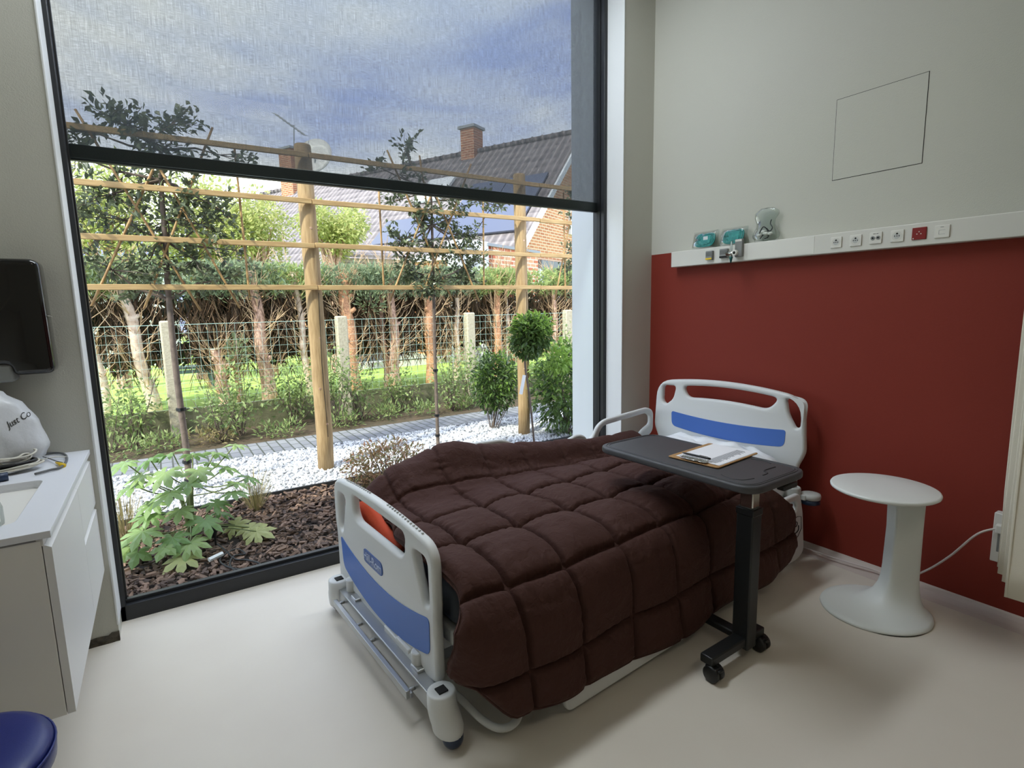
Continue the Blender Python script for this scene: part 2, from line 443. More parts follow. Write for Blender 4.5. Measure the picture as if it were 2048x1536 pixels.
sc = thing('sun_screen', 'dark grey mesh sun screen lowered halfway over the big window', 'blind', (1.27, 3.13, 2.15))
MB().box(WX0 + .01, WX1 - .018, 3.128, 3.1286, 2.17, H - .02).build('screen_fabric', sm, sc, world=True)
br_ = MB(); br_.box(WX0 + .004, WX1 - .012, 3.105, 3.14, 2.118, 2.186); br_.box(WX0 + .004, WX1 - .012, 3.098, 3.106, 2.118, 2.128)
br_.build('bottom_bar', M['frame'], sc, bevel=.004, world=True)

# flush inspection hatch high on the wall
h = thing('inspection_hatch', 'square flush inspection hatch outlined by a thin dark gap high on white wall', 'hatch', (XR, 1.39, 2.28))
MB().box(XR - .001, XR + .01, 1.187, 1.600, 2.079, 2.488).build('gap', M['hole'], h, world=True)
MB().box(XR - .0022, XR + .01, 1.1895, 1.5975, 2.0815, 2.4855).build('panel', M['wall'], h, world=True)
# ------------------------------------------------------------------ HOSPITAL BED  (local x = towards the head, y = towards the window, z up)
BO, BR = (.643, 2.015, 0), R(3.5)
bed = thing('hospital_bed', 'white hospital bed with blue inlays in head and foot boards against red wall', 'bed', BO, BR)
BMAT = Matrix.Translation(BO) @ Matrix.Rotation(BR, 4, 'Z')
def bw(u, v, z): return BMAT @ Vector((u, v, z))

# foot board
FB0, FB1 = -.427, .555
fy = lambda a, b, c: (.045 + c, a, b)
def arc(p0, p1, sag, n=10): return [(p0[0] + (p1[0] - p0[0]) * t / n, p0[1] + (p1[1] - p0[1]) * t / n + sag * 4 * (t / n) * (1 - t / n)) for t in range(n + 1)]
outer = rpoly([(FB0, .155), (FB0 + .075, .15), (FB0 + .12, .19), (FB1 - .12, .19), (FB1 - .075, .15), (FB1, .155), (FB1, .40), (FB1 + .012, .44), (FB1 + .012, .655), (FB0 - .006, .655), (FB0 - .006, .44), (FB0, .40)],
              [.02, .03, .06, .06, .03, .02, .03, .03, .085, .085, .03, .03])
def bow(p, c=.064, top=.64, s=.03, bot=.2, sb=-.07):
    x = (p[0] - c) / .49
    k = max(0, 1 - x * x)
    if p[1] > .60: return (p[0], p[1] + s * k)
    if p[1] < .2: return (p[0], p[1] + sb * k)
    return p
def dens(lp, mx=.05):
    o = []
    for i, p in enumerate(lp):
        q = lp[(i + 1) % len(lp)]; d = math.dist(p, q); k = max(1, int(d / mx))
        for t in range(k): o.append((p[0] + (q[0] - p[0]) * t / k, p[1] + (q[1] - p[1]) * t / k))
    return o
hc = rpoly([(-.19, .525), (.30, .525), (.33, .615), (-.225, .615)], [.05, .05, .05, .05])
hl = rpoly([(.405, .60), (.51, .60), (.512, .42), (.47, .41)], [.035, .035, .03, .03])
hr = rpoly([(-.27, .60), (-.385, .60), (-.388, .425), (-.35, .415)], [.035, .035, .03, .03])
outer = [bow(p) for p in dens(outer)]; hc = [(p[0], p[1] + (.02 if p[1] > .57 else 0)) for p in dens(hc)]
fb = board('footboard', [outer, hc, hl, hr], .038, .014, M['plastic'], bed, fy)
smile = lambda p, c, hw, s: (p[0], p[1] + s * (1 - ((p[0] - c) / hw) ** 2))
il = rpoly([(-.385, .245), (.475, .245), (.495, .385), (-.39, .385)], [.03, .03, .02, .03])
il = [smile(p, .05, .44, -.065 if p[1] > .3 else -.075) for p in dens(il)]
board('blue_inlay', [il], .003, .0008, M['blue'], fb, lambda a, b, c: (.0245 + c, a, b))
il2 = [(p[0], p[1]) for p in il]
board('blue_inlay', [il2], .003, .0008, M['blue'], fb, lambda a, b, c: (.0655 + c, a, b))
bdg = rpoly([(.005, .372), (.205, .372), (.205, .432), (.005, .432)], .028)
bd = board('maker_badge', [bdg], .005, .0015, M['badge'], fb, lambda a, b, c: (.0245 + c, a, b))
tag(bd, 'dark blue oval badge with pale lettering')
text('lettering', 'Hill-Rom', .052, M['badge_w'], fb, lambda a, b, c: (.0212 - c, .105 - a, .402 + b), .0008)
# row of moulded grip dots along the top rail
g = MB(); gdone = False
for i in range(34):
    v = -.33 + i * .0225
    if -.02 < v < .12: continue
    if v > .1 and not gdone: g.build('grip_texture', M['plastic_d'], fb); g = MB(); gdone = True
    g.box(.042, .050, v, v + .006, .6565 + .03 * max(0, 1 - ((v - .064) / .49) ** 2), .6605 + .03 * max(0, 1 - ((v - .064) / .49) ** 2))
g.build('grip_texture', M['plastic_d'], fb)

# head board
HB0, HB1, HU = -.56, .495, 2.335
outer = rpoly([(HB0 + .05, .30), (HB1 - .05, .30), (HB1 - .04, .50), (HB1 - .01, .56), (HB1, .60), (HB1 - .02, .905), (HB0 + .02, .905), (HB0, .60), (HB0 + .012, .56), (HB0 + .04, .50)],
              [.03, .03, .05, .04, .04, .11, .11, .04, .04, .05])
outer = [(p[0], p[1] + (.045 * max(0, 1 - ((p[0] + .03) / .5) ** 2) if p[1] > .8 else 0)) for p in dens(outer)]
hc = rpoly([(-.335, .80), (.225, .805), (.262, .885), (-.40, .885)], [.05, .05, .045, .045])
hc = [(p[0], p[1] + .025 * max(0, 1 - ((p[0] + .06) / .36) ** 2)) for p in dens(hc)]
hl = rpoly([(.315, .885), (.425, .88), (.43, .77), (.40, .745), (.34, .79)], .03)
hr = rpoly([(-.435, .895), (-.53, .88), (-.525, .735), (-.50, .725), (-.455, .80)], .03)
hb = board('headboard', [outer, hc, hl, hr], .042, .016, M['plastic'], bed, lambda a, b, c: (HU + c, a, b))
il = rpoly([(-.445, .60), (.34, .60), (.345, .70), (-.45, .70)], [.035, .035, .02, .02])
il = [smile(p, -.05, .41, -.022 if p[1] > .65 else -.03) for p in dens(il)]
il = [(p[0], p[1] + .01) for p in il]
board('blue_inlay', [il], .003, .0008, M['blue'], hb, lambda a, b, c: (HU - .0215 + c, a, b))

# mattress, deck and base frame
m = MB(); m.box(.10, 2.28, -.44, .45, .335, .475); m.build('mattress', M['mattress'], bed, bevel=.035, seg=3)
m = MB(); m.box(.09, 2.30, -.43, .44, .27, .335); m.build('deck', M['plastic_d'], bed, bevel=.01)
b_ = MB()
b_.box(-.02, .035, -.44, .455, .085, .15)
b_.box(.0, 2.3, -.33, -.27, .10, .16); b_.box(.0, 2.3, .28, .34, .10, .16); b_.box(2.24, 2.30, -.44, .455, .085, .15)
for v in (-.22, .26): b_.box(.35, .42, v - .02, v + .02, .15, .29); b_.box(1.8, 1.87, v - .02, v + .02, .15, .29)
b_.build('base_frame', M['metal'], bed, bevel=.004)
a_ = MB(); a_.box(-.062, -.045, -.36, .40, .098, .128); a_.box(-.05, -.04, -.37, .41, .104, .122)
for v in (-.34, .02, .16, .38): a_.tube([(-.045, v, .113), (-.02, v, .113)], .008, 8)
a_.build('equipment_rail', M['metal'], bed, bevel=.002)
t_ = MB()
t_.tube([(.03, .40, .14), (.03, .40, .205)], .027, 14); t_.build('board_socket', M['plastic'], bed, bevel=.004); t_ = MB()
t_.tube([(.03, -.28, .14), (.03, -.28, .205)], .027, 14)
t_.box(.015, .05, -.25, .0, .145, .172); t_.box(.012, .05, -.23, -.12, .165, .185)
t_.build('board_socket', M['plastic'], bed, bevel=.004)

def corner(u, v, sv, name='corner_post'):
    """rounded corner post with a square socket on top, a caster cover swelling outwards and a navy wheel"""
    def ring(cu, cv, z, ru, rv_, n=24): return [(u + cu + ru * math.cos(2 * PI * k / n), v + cv + rv_ * math.sin(2 * PI * k / n), z) for k in range(n)]
    c = MB()
    c.loft([ring(0, 0, .178, .028, .028), ring(0, 0, .181, .043, .043), ring(0, 0, .176, .049, .049), ring(0, 0, .135, .05, .05),
            ring(0, sv * .004, .12, .051, .053), ring(.004, sv * .012, .09, .052, .06), ring(.006, sv * .022, .066, .05, .066), ring(.006, sv * .022, .048, .048, .064), ring(.004, sv * .022, .045, .04, .056)], cap=True)
    p = c.build(name, M['plastic'], bed, smooth=True)
    MB().box(u - .017, u + .017, v - .017, v + .017, .165, .1825).build('socket_hole', M['hole'], p)
    wm = MB(); wm.ball((u + .008, v + sv * .052, .036), .036, 18, 12, (1, 1, 1)); wm.build('wheel', M['navy'], p, smooth=True)
corner(.010, -.487, -1); corner(-.002, .485, 1); corner(2.31, -.47, -1); corner(2.31, .45, 1)
# infusion pole socket and bumper roller at the head end
s_ = MB(); s_.lathe([(.045, .31), (.045, .39), (.042, .40), (.026, .40), (.026, .36)], (2.27, -.525, 0), 24); s_.box(2.25, 2.29, -.53, -.43, .31, .35)
s_.box(2.27, 2.33, -.60, -.52, .335, .365)
sk = s_.build('infusion_socket', M['plastic_d'], bed, bevel=.004)
s_ = MB(); s_.lathe([(.03, .335), (.052, .338), (.054, .352), (.05, .365), (.03, .367)], (2.33, -.60, 0), 24); s_.build('bumper', M['plastic_d'], sk, smooth=True)
s_ = MB(); s_.lathe([(.03, .305), (.05, .31), (.05, .333), (.03, .336)], (2.33, -.60, 0), 24); s_.build('bumper_roller', M['navy'], sk, smooth=True)
# white handle loop and black strap at the foot end
l_ = MB(); l_.tube(smooth_path([(.06, -.40, .13), (.10, -.47, .085), (.125, -.545, .052), (.155, -.60, .038), (.20, -.62, .036), (.25, -.60, .042), (.29, -.55, .075), (.30, -.48, .12)]), .013, 12)
l_.build('release_loop', M['plastic'], bed, smooth=True)
l_ = MB(); l_.tube(smooth_path([(.20, -.50, .12), (.22, -.58, .055), (.26, -.60, .035), (.31, -.585, .05), (.335, -.53, .10)]), .009, 8)
l_.build('strap', M['dark'], bed, smooth=True)

# side rails: near pair lowered, far pair raised
def rail(name, lps, v, th=.028, m=M['plastic'], tilt=0): return board(name, lps, th, .011, m, bed, lambda a, b, c: (a, v + c - tilt * max(0, .32 - b), b))
rail('side_rail', [rpoly([(.40, .02), (1.15, .03), (1.22, .16), (1.20, .30), (.42, .30), (.385, .2)], [.03, .06, .05, .05, .05, .03])], -.600, tilt=.24)
hr_ = rail('side_rail', [rpoly([(1.27, .055), (2.16, .035), (2.225, .07), (2.235, .30), (2.20, .40), (1.98, .40), (1.26, .30)], [.05, .04, .03, .04, .04, .04, .04]),
                         rpoly([(1.9, .29), (2.12, .295), (2.165, .31), (2.17, .345), (2.14, .365), (1.92, .36)], .022)], -.592, tilt=.1)
mk = MB()
for pts in ([(2.055, .26), (2.165, .275), (2.205, .265), (2.20, .20), (2.155, .165), (2.06, .155)], ):
    mk.tube([(u, -.6075 - .1 * max(0, .32 - z), z) for u, z in pts + [pts[0]]], .0016, 5)
mk.tube([(u, -.6075 - .1 * (.32 - z), z) for u, z in smooth_path([(2.085, .24), (2.095, .205), (2.13, .19), (2.165, .20), (2.17, .225)])], .003, 5)
mk.tube([(u, -.6075 - .1 * (.32 - z), z) for u, z in smooth_path([(2.12, .245), (2.145, .25), (2.16, .24), (2.145, .225), (2.125, .228)])], .0025, 5)
mk.box(2.075, 2.082, -.6235, -.620, .172, .179)
mk.build('pictogram', M['hole'], hr_)
rail('side_rail', [rpoly([(1.34, .36), (1.36, .53), (1.43, .60), (1.56, .635), (1.62, .62), (1.66, .575), (1.70, .60), (1.735, .66), (1.80, .695), (2.24, .722), (2.30, .69), (2.30, .54), (2.22, .50), (2.2, .36)],
                         [.02, .05, .04, .04, .03, .03, .03, .05, .05, .05, .04, .04, .05, .02]),
                   rpoly([(1.745, .60), (1.79, .655), (2.22, .683), (2.262, .655), (2.262, .60), (2.18, .565), (2.14, .53), (1.76, .50)], [.03, .035, .03, .02, .02, .03, .03, .04])], .50)
rail('side_rail', [rpoly([(.42, .36), (.44, .56), (.52, .68), (.62, .715), (.98, .700), (1.06, .66), (1.10, .60), (1.16, .36)], [.02, .05, .06, .05, .06, .04, .05, .02]),
                   rpoly([(.56, .55), (.62, .65), (.95, .655), (1.02, .58), (.98, .5), (.6, .5)], .04)], .50)

# ------------------------------------------------------------------ COMFORTER
def lerp_tab(tab, x):
    if x <= tab[0][0]: return tab[0][1]
    for (a, p), (b, q) in zip(tab, tab[1:]):
        if x <= b:
            t = (x - a) / (b - a); t = t * t * (3 - 2 * t); return p + (q - p) * t
    return tab[-1][1]
ZR = [(.06, .52), (.3, .668), (.58, .735), (.93, .668), (1.3, .625), (1.72, .58), (2.2, .57)]
ZC = [(.06, .50), (.3, .635), (.58, .625), (.93, .575), (1.3, .535), (1.7, .51), (2.2, .51)]
ZH = [(-.05, .32), (.02, .25), (.17, .125), (.45, .09), (.75, .07), (1.3, .07), (2.0, .09), (2.12, .14)]
ZHEAD = 2.06
NU, NT = 560, 340
def section(u):
    zr, zc = lerp_tab(ZR, u), lerp_tab(ZC, u)
    foot = max(0, 1 - (u - .05) / .3)                # dips a little towards the foot board
    zf = .535 - .0 * foot
    return [(.466, zr - .16), (.468, zr - .05), (.435, zr), (.375, (zr * .6 + zc * .4) + .015), (.30, zc - .01), (.14, zf + .004), (-.07, zf + .006), (-.28, zf + .008),
            (-.48, zf), (-.585, zf - .045), (-.635, zf - .13), (-.648, .28)]
def comforter_grid():
    P = np.zeros((NU, NT, 3)); A = np.zeros((NU, NT)); S = np.zeros((NU, NT))
    for i in range(NU):
        a = i / (NU - 1)
        u_mid = .09 + (2.06 - .09) * a
        cp = section(u_mid); zh = lerp_tab(ZH, -.02 + 2.15 * a)
        cp = cp + [(-.648 - (.28 - zh) * .14, max(zh, .02))]
        dense = spline2(cp, 14, False)
        d = np.array(dense); seg = np.hypot(*(d[1:] - d[:-1]).T); L = np.concatenate([[0], np.cumsum(seg)])
        tt = np.linspace(0, L[-1], NT)
        v = np.interp(tt, L, d[:, 0]); z = np.interp(tt, L, d[:, 1])
        k = int(np.argmin(np.abs(d[:, 0] + .575) + (d[:, 1] < .3) * 9))
        arc_edge = L[k]
        hang = np.clip((tt - arc_edge + .08) / .3, 0, 1); hang = hang * hang * (3 - 2 * hang)
        rise = np.clip((v - .02) / .4, 0, 1)
        u0 = .065 + (.0 - .065) * np.clip(hang * 2, 0, 1) + .03 * np.sin(np.clip((v + .1) / .6, 0, 1) * PI) * 0
        u1 = 2.03 + .03 * hang - .19 * np.exp(-((tt - arc_edge + .02) / .15) ** 2)
        u = u0 + (u1 - u0) * a
        u0 = u0 + .055 * np.exp(-((v - .22) / .2) ** 4)
        u = u0 + (u1 - u0) * a
        v = v + (.085 * np.exp(-(a / .03) ** 1.5) - .0) * hang * np.clip((tt - arc_edge) / .2, 0, 1)
        P[i, :, 0] = u; P[i, :, 1] = v; P[i, :, 2] = z
        A[i] = (tt - arc_edge) / .285
        S[i] = (u - .235) / .262
    return P, A, S
P, A, S = comforter_grid()
# quilted puffs with creases that gather at the seams
def nz(x, y, f, sd): return noise.noise(Vector((x * f, y * f, sd)))
WA = np.zeros((NU, NT)); WR = np.zeros((NU, NT)); WQ = np.zeros((NU, NT)); WJ = np.zeros((NU, NT))
for i in range(NU):
    for j in range(NT):
        s, a = S[i, j], A[i, j]
        WA[i, j] = nz(s, a, .9, 1.3); WQ[i, j] = nz(s, a, .7, 8.3)
        WR[i, j] = nz(s * 7 + WA[i, j], a * 2.2, 1, 4.1); WJ[i, j] = nz(s * 2.2, a * 7 + WQ[i, j], 1, 6.7)
S2 = S + .11 * WA; A2 = A + .09 * WQ
ds = np.abs(S2 - np.round(S2)); da = np.abs(A2 - np.round(A2))
puff = (np.sin(PI * np.clip(ds, 0, .5)) ** .42) * (np.sin(PI * np.clip(da, 0, .5)) ** .42)
amp = .048 + .008 * WA
hangm = np.clip(A / .3, 0, 1)
amp = amp * (1 - .35 * hangm) * (1 - .65 * np.clip((-A - 2.1) / .7, 0, 1))
disp = amp * puff
gather_s = np.exp(-(ds / .16) ** 2) * np.exp(-(da / .5) ** 2); gather_a = np.exp(-(da / .16) ** 2)
disp -= .017 * np.exp(-(np.minimum(ds * .92, da) / .03) ** 2) * (1 - .5 * np.clip((-A - 2.1) / .7, 0, 1))
disp += .018 * np.abs(WR) * gather_a * puff ** .35 + .016 * np.abs(WJ) * np.exp(-(ds / .16) ** 2) * puff ** .35 + .004 * WR * puff + .004 * WJ * puff
node = np.exp(-(ds / .09) ** 2) * np.exp(-(da / .09) ** 2)
disp -= .012 * node * (A < .3)
dU = np.gradient(P, axis=0); dT = np.gradient(P, axis=1)
Nn = np.cross(dT, dU); Nn /= np.maximum(np.linalg.norm(Nn, axis=2, keepdims=True), 1e-9)
if Nn[NU // 2, NT // 2, 2] < 0: Nn = -Nn
edge = np.minimum.reduce([np.linspace(0, 1, NU)[:, None] * NU / 9 * np.ones((1, NT)), np.linspace(1, 0, NU)[:, None] * NU / 9 * np.ones((1, NT)), np.linspace(1, 0, NT)[None, :] * NT / 9 * np.ones((NU, 1))])
edge = np.clip(edge, 0, 1); edge = np.sqrt(1 - (1 - edge) ** 2)
Q = P + Nn * (disp * (.35 + .65 * edge) + .012 * edge)[:, :, None]
# slow folds in the hanging side
Q[:, :, 1] += -(.02 * np.sin(S * 2.3 + 1.1) + .014 * WA) * np.clip((A - .3) / 1.2, 0, 1)
vs = [tuple(q) for q in Q.reshape(-1, 3)]
# inner cloth
Qi = P - Nn * .004
vi = [tuple(q) for q in Qi.reshape(-1, 3)]
fs = [(i * NT + j, (i + 1) * NT + j, (i + 1) * NT + j + 1, i * NT + j + 1) for i in range(NU - 1) for j in range(NT - 1)]
m = MB(); m.add(vs, fs)
off = len(m.v); m.v += vi
rim = [i * NT for i in range(NU)] + [(NU - 1) * NT + j for j in range(1, NT)] + [i * NT + NT - 1 for i in range(NU - 2, -1, -1)] + [j for j in range(NT - 2, 0, -1)]
for a_, b2 in zip(rim, rim[1:] + rim[:1]): m.f.append((a_, b2, off + b2, off + a_)); m.mi.append(0)
for i in range(0, NU - 1): 
    for j in range(0, NT - 1): m.f.append((off + i * NT + j, off + i * NT + j + 1, off + (i + 1) * NT + j + 1, off + (i + 1) * NT + j)); m.mi.append(0)
cm, nt, b, out = nodes('brown_quilt'); N, L = nt.nodes, nt.links
b.inputs['Base Color'].default_value = srgb((70, 45, 39)); b.inputs['Roughness'].default_value = .8; b.inputs['Sheen Weight'].default_value = .04; b.inputs['Sheen Roughness'].default_value = .4
b.inputs['Sheen Tint'].default_value = srgb((200, 150, 135)); b.inputs['Specular IOR Level'].default_value = .2
tc = N.new('ShaderNodeTexCoord'); t1 = N.new('ShaderNodeTexNoise'); t1.inputs['Scale'].default_value = 38; t1.inputs['Detail'].default_value = 4; t1.inputs['Distortion'].default_value = .8
L.new(tc.outputs['Object'], t1.inputs['Vector']); bp = N.new('ShaderNodeBump'); bp.inputs['Strength'].default_value = .45; bp.inputs['Distance'].default_value = .014
L.new(t1.outputs['Fac'], bp.inputs['Height']); L.new(bp.outputs['Normal'], b.inputs['Normal'])
cf = thing('comforter', 'dark brown square quilted comforter draped over the hospital bed', 'comforter', BO, BR)
m.build('quilted_cover', cm, cf, smooth=True)
# orange reverse side showing at the foot end
m = MB(); rings = []
for k in range(15):
    v = .44 - .45 * k / 14; i = 0
    j = int(np.argmin(np.abs(P[0, :, 1] - v) + (np.arange(NT) > NT * .7) * 9)); zt = P[0, j, 2]
    zt = min(.575, .572 - .30 * (.30 - v))
    rings.append([(.135, v, zt - .02), (.112, v, zt), (.092, v + .004 * math.sin(k * 2), zt - .012), (.080, v, zt - .05), (.084, v, zt - .13), (.13, v, zt - .15)])
m.loft(rings); tag(m.build('lining', M['orange'], cf, smooth=True), 'orange lining turned out at the foot end')

# piping cord along the hem
m = MB(); j = NT - 1
m.tube([tuple(Q[i, j] + np.array((0, -.003, 0))) for i in range(0, NU, 6)], .0065, 6); m.build('hem_piping', cm, cf, smooth=True)

# pillow and sheet at the head end
pl = MB(); n = 28; rings = []
GX, GY = 26, 30
def pil(i, j, sgn):
    x = i / GX * 2 - 1; y = j / GY * 2 - 1
    ed = (1 - abs(x) ** 4) * (1 - abs(y) ** 4)
    hgt = .072 * max(ed, 0) ** .5 + (.03 * nz(x * 2, y * 3, 1.4, sgn * 3.) + .012 * abs(nz(x * 5, y * 6, 1.4, 5.))) * ed
    return (2.165 + x * .135 * (1 - .08 * y * y), -.06 + y * .40 * (1 - .06 * x * x), .515 + sgn * hgt + .02 * (1 - y * y) * 0)
base_ = 0
vs = [pil(i, j, 1) for i in range(GX + 1) for j in range(GY + 1)] + [pil(i, j, -1) for i in range(GX + 1) for j in range(GY + 1)]
k = (GX + 1) * (GY + 1); fs = []
for i in range(GX):
    for j in range(GY):
        a = i * (GY + 1) + j; fs.append((a, a + GY + 1, a + GY + 2, a + 1)); fs.append((k + a, k + a + 1, k + a + GY + 2, k + a + GY + 1))
pl.add(vs, fs)
pt = thing('pillow', 'white pillow tucked against the head board behind the tray table', 'pillow', BO, BR)
pl.build('pillowcase', M['linen'], pt, smooth=True)
sh = MB(); rings = []
for i in range(12):
    u = 2.0 + .27 * i / 11
    rings.append([(u, .40, .486), (u, .0, .492), (u, -.38, .492), (u, -.47, .475), (u, -.50 - .006 * math.sin(i * 1.7), .43), (u, -.505 - .008 * math.sin(i * 1.3), .37), (u, -.495, .33), (u, -.485, .33), (u, -.49, .43), (u, -.46, .465), (u, -.38, .480), (u, .40, .478)])
sh.loft(rings)
st = thing('bed_sheet', 'white sheet hanging over the mattress edge beside the head board', 'sheet', BO, BR)
sh.build('sheet_cloth', M['linen'], st, smooth=True)
# ------------------------------------------------------------------ OVERBED TABLE
TZ = .78
cA, cB, cC = on_z(1208, 892, TZ), on_z(1500, 974, TZ), on_z(1592, 932, TZ)
tx = Vector((cC.x - cB.x, cC.y - cB.y, 0)); tl_ = Vector((cA.x - cB.x, cA.y - cB.y, 0))
TRZ = math.atan2(-tl_.x, tl_.y)                    # long axis follows local y
TW, TL = .40, tl_.length + .06
tc0 = Vector((cB.x, cB.y, 0))
tb = thing('overbed_table', 'black overbed tray table on casters standing across the bed', 'table', (tc0.x, tc0.y, 0), TRZ)
X0, X1, Y0, Y1 = -.02, TW - .02, -.025, TL - .025
top = rpoly([(X0, Y0), (X1, Y0), (X1, Y1), (X0, Y1)], [.085, .085, .085, .085], 8)
tt = board('table_top', [top], .03, .008, M['table_top'], tb, lambda a, b, c: (a, b, TZ - .015 + c))
inn = rpoly([(X0 + .018, Y0 + .018), (X1 - .018, Y0 + .018), (X1 - .018, Y1 - .018), (X0 + .018, Y1 - .018)], .07, 8)
g = MB(); g.tube([(a, b, TZ + .0005) for a, b in inn], .0022, 6, closed=True)
in2 = rpoly([(X0 + .028, Y0 + .028), (X1 - .028, Y0 + .028), (X1 - .028, Y1 - .028), (X0 + .028, Y1 - .028)], .065, 8)
g.tube([(a, b, TZ + .0003) for a, b in in2], .0016, 6, closed=True); g.build('raised_rim', M['table_top'], tt, smooth=True)
g = MB()
g.tube(smooth_path([(.045, .15, TZ), (.03, .10, TZ), (.05, .06, TZ), (.10, .045, TZ)]), .0022, 6)
g.tube(smooth_path([(.33, .20, TZ), (.345, .15, TZ), (.33, .11, TZ)]), .0022, 6)
g.tube(smooth_path([(.16, .045, TZ), (.20, .05, TZ), (.22, .075, TZ), (.30, .075, TZ)]), .003, 6)
g.build('moulded_groove', M['table_line'], tt)
colx, coly = .06, .03
cw = on_z(1487, 1287, .05); q = root_inv(tb) @ Vector(cw); colx, coly = q.x, q.y
def colbox(mb, hw, hd, z0, z1): mb.box(colx - hw, colx + hw, coly - hd, coly + hd, z0, z1)
c = MB(); colbox(c, .032, .036, .045, .632); c.build('column', M['black_steel'], tb, bevel=.006)
c = MB(); colbox(c, .0345, .0385, .612, .642); c.build('collar', M['dark'], tb, bevel=.004)
c = MB(); colbox(c, .024, .028, .60, TZ - .03); c.build('inner_tube', M['chrome'], tb, bevel=.004)
cs = [root_inv(tb) @ Vector(on_z(1456, 1383, 0)), root_inv(tb) @ Vector(on_z(1545, 1306, 0))]
bx = MB(); yb = coly - .0
bx.box(cs[0].x - .01, cs[1].x - .0, yb - .028, yb + .028, .062, .098)
bx.box(colx - .026, colx + .026, yb, yb + .62, .066, .096)
bx.box(cs[0].x + .02, cs[1].x - .0, yb + .60, yb + .65, .062, .098)
bx.build('base', M['black_steel'], tb, bevel=.006)
sg = MB(); sg.box(colx + .0322, colx + .0328, coly - .02, coly - .012, .30, .40); 
lb = MB(); lb.box(X1 - .13, X1 - .03, Y0 + .03, Y0 + .065, TZ - .075, TZ - .05); lb.build('height_lever', M['dark'], tb, bevel=.006)
bk = MB(); bk.box(colx - .05, colx + .16, coly - .03, coly + .25, TZ - .036, TZ - .029); bk.build('mounting_plate', M['dark'], tb, bevel=.002)
def caster(x, y, ang):
    p = MB(); p.tube([(x, y, .066), (x, y, .052)], .011, 10); p.box(x - .021, x + .021, y - .034, y + .016, .042, .062)
    p.box(x - .013, x + .013, y - .045, y - .02, .046, .056, Matrix.Rotation(R(-20), 3, 'X'))
    f = p.build('caster', M['dark'], tb, bevel=.004)
    w = MB()
    for s in (-1, 1):
        w.loft([[(x + s * (.006 + k), y - .010 + rr * math.cos(2 * PI * t / 24), .033 + rr * math.sin(2 * PI * t / 24)) for t in range(24)] for k, rr in ((0, .029), (.004, .033), (.017, .033), (.021, .027))])
    w.build('wheel', M['dark'], f, smooth=True)
yo = yb - .012
caster(cs[0].x + .01, yo, 0); caster(cs[1].x - .02, yo, 0); caster(cs[0].x + .05, yb + .625, 0); caster(cs[1].x - .02, yb + .625, 0)

# clipboard, form and pen on the tray
k0, k1, k2, k3 = [on_z(*p, TZ + .004) for p in ((1328, 912), (1437, 941), (1522, 906), (1420, 886))]
kc = (k0 + k1 + k2 + k3) / 4
ky = ((k3 - k0) + (k2 - k1)) / 2; kang = math.atan2(ky.y, ky.x) - PI / 2
kw, kl = ((k1 - k0).length + (k2 - k3).length) / 2, ky.length
cb = thing('clipboard', 'brown hardboard clipboard with metal clip on black tray table', 'clipboard', (kc.x, kc.y, TZ + .003), kang)
kw, kl = min(kw, .24), min(kl, .33)
board('board', [rpoly([(-kw / 2, -kl / 2), (kw / 2, -kl / 2), (kw / 2, kl / 2), (-kw / 2, kl / 2)], .015)], .004, .001, M['hardboard'], cb, lambda a, b, c: (a, b, .002 + c))
cl = MB(); cl.box(-.06, .06, -kl / 2 + .002, -kl / 2 + .03, .009, .012); cl.tube([(-.06, -kl / 2 + .028, .013), (.06, -kl / 2 + .028, .013)], .005, 10); cl.tube(smooth_path([(-.03, -kl / 2 + .01, .012), (-.02, -kl / 2 - .006, .014), (.02, -kl / 2 - .006, .014), (.03, -kl / 2 + .01, .012)]), .0025, 6)
cl.build('clip', M['chrome'], cb, bevel=.001)
fm = thing('form', 'white printed form with a grey text column clamped on clipboard', 'paper', (kc.x, kc.y, TZ + .0072), kang)
ps = MB(); pw, pl2 = kw - .03, kl - .025
for i in range(3):
    o_ = .0015 * i
    ps.box(-pw / 2 + .008 + o_, pw / 2 + .006 - o_, -pl2 / 2 + .014, pl2 / 2 + .01 - o_, .0002 + .0006 * i, .0006 + .0006 * i)
pg = ps.build('sheet', M['paper'], fm)
ik = MB(); random.seed(5)
for i in range(26):
    y = -pl2 / 2 + .035 + i * (pl2 - .05) / 26; x0 = pw / 2 - .07
    ik.box(x0, x0 + .045 + random.uniform(-.008, .008), y, y + .0055, .0018, .00195)
ik.build('printing', M['ink'], fm); ik = MB()
for i in range(4): ik.box(-pw / 2 + .02, -pw / 2 + .05, -pl2 / 2 + .02 + i * .006, -pl2 / 2 + .023 + i * .006, .0018, .00195)
ik.build('printing', M['ink'], fm)
pn = thing('pen', 'black pen lying across the clip of the clipboard', 'pen', (kc.x, kc.y, TZ + .0195), kang)
p_ = MB(); p_.lathe([(.001, -.07), (.0035, -.06), (.005, -.045), (.005, .055), (.004, .066)], (0, 0, 0), 12)
p_.v = [(v[2] - .005, v[1] - kl / 2 + .041 + .06 * (v[2]) * .15, v[0] + .004) for v in p_.v]; p_.build('barrel', M['dark'], pn, smooth=True)
p_ = MB(); p_.box(.01, .05, -kl / 2 + .0395, -kl / 2 + .0425, .0085, .0105); p_.build('pocket_clip', M['chrome'], pn)

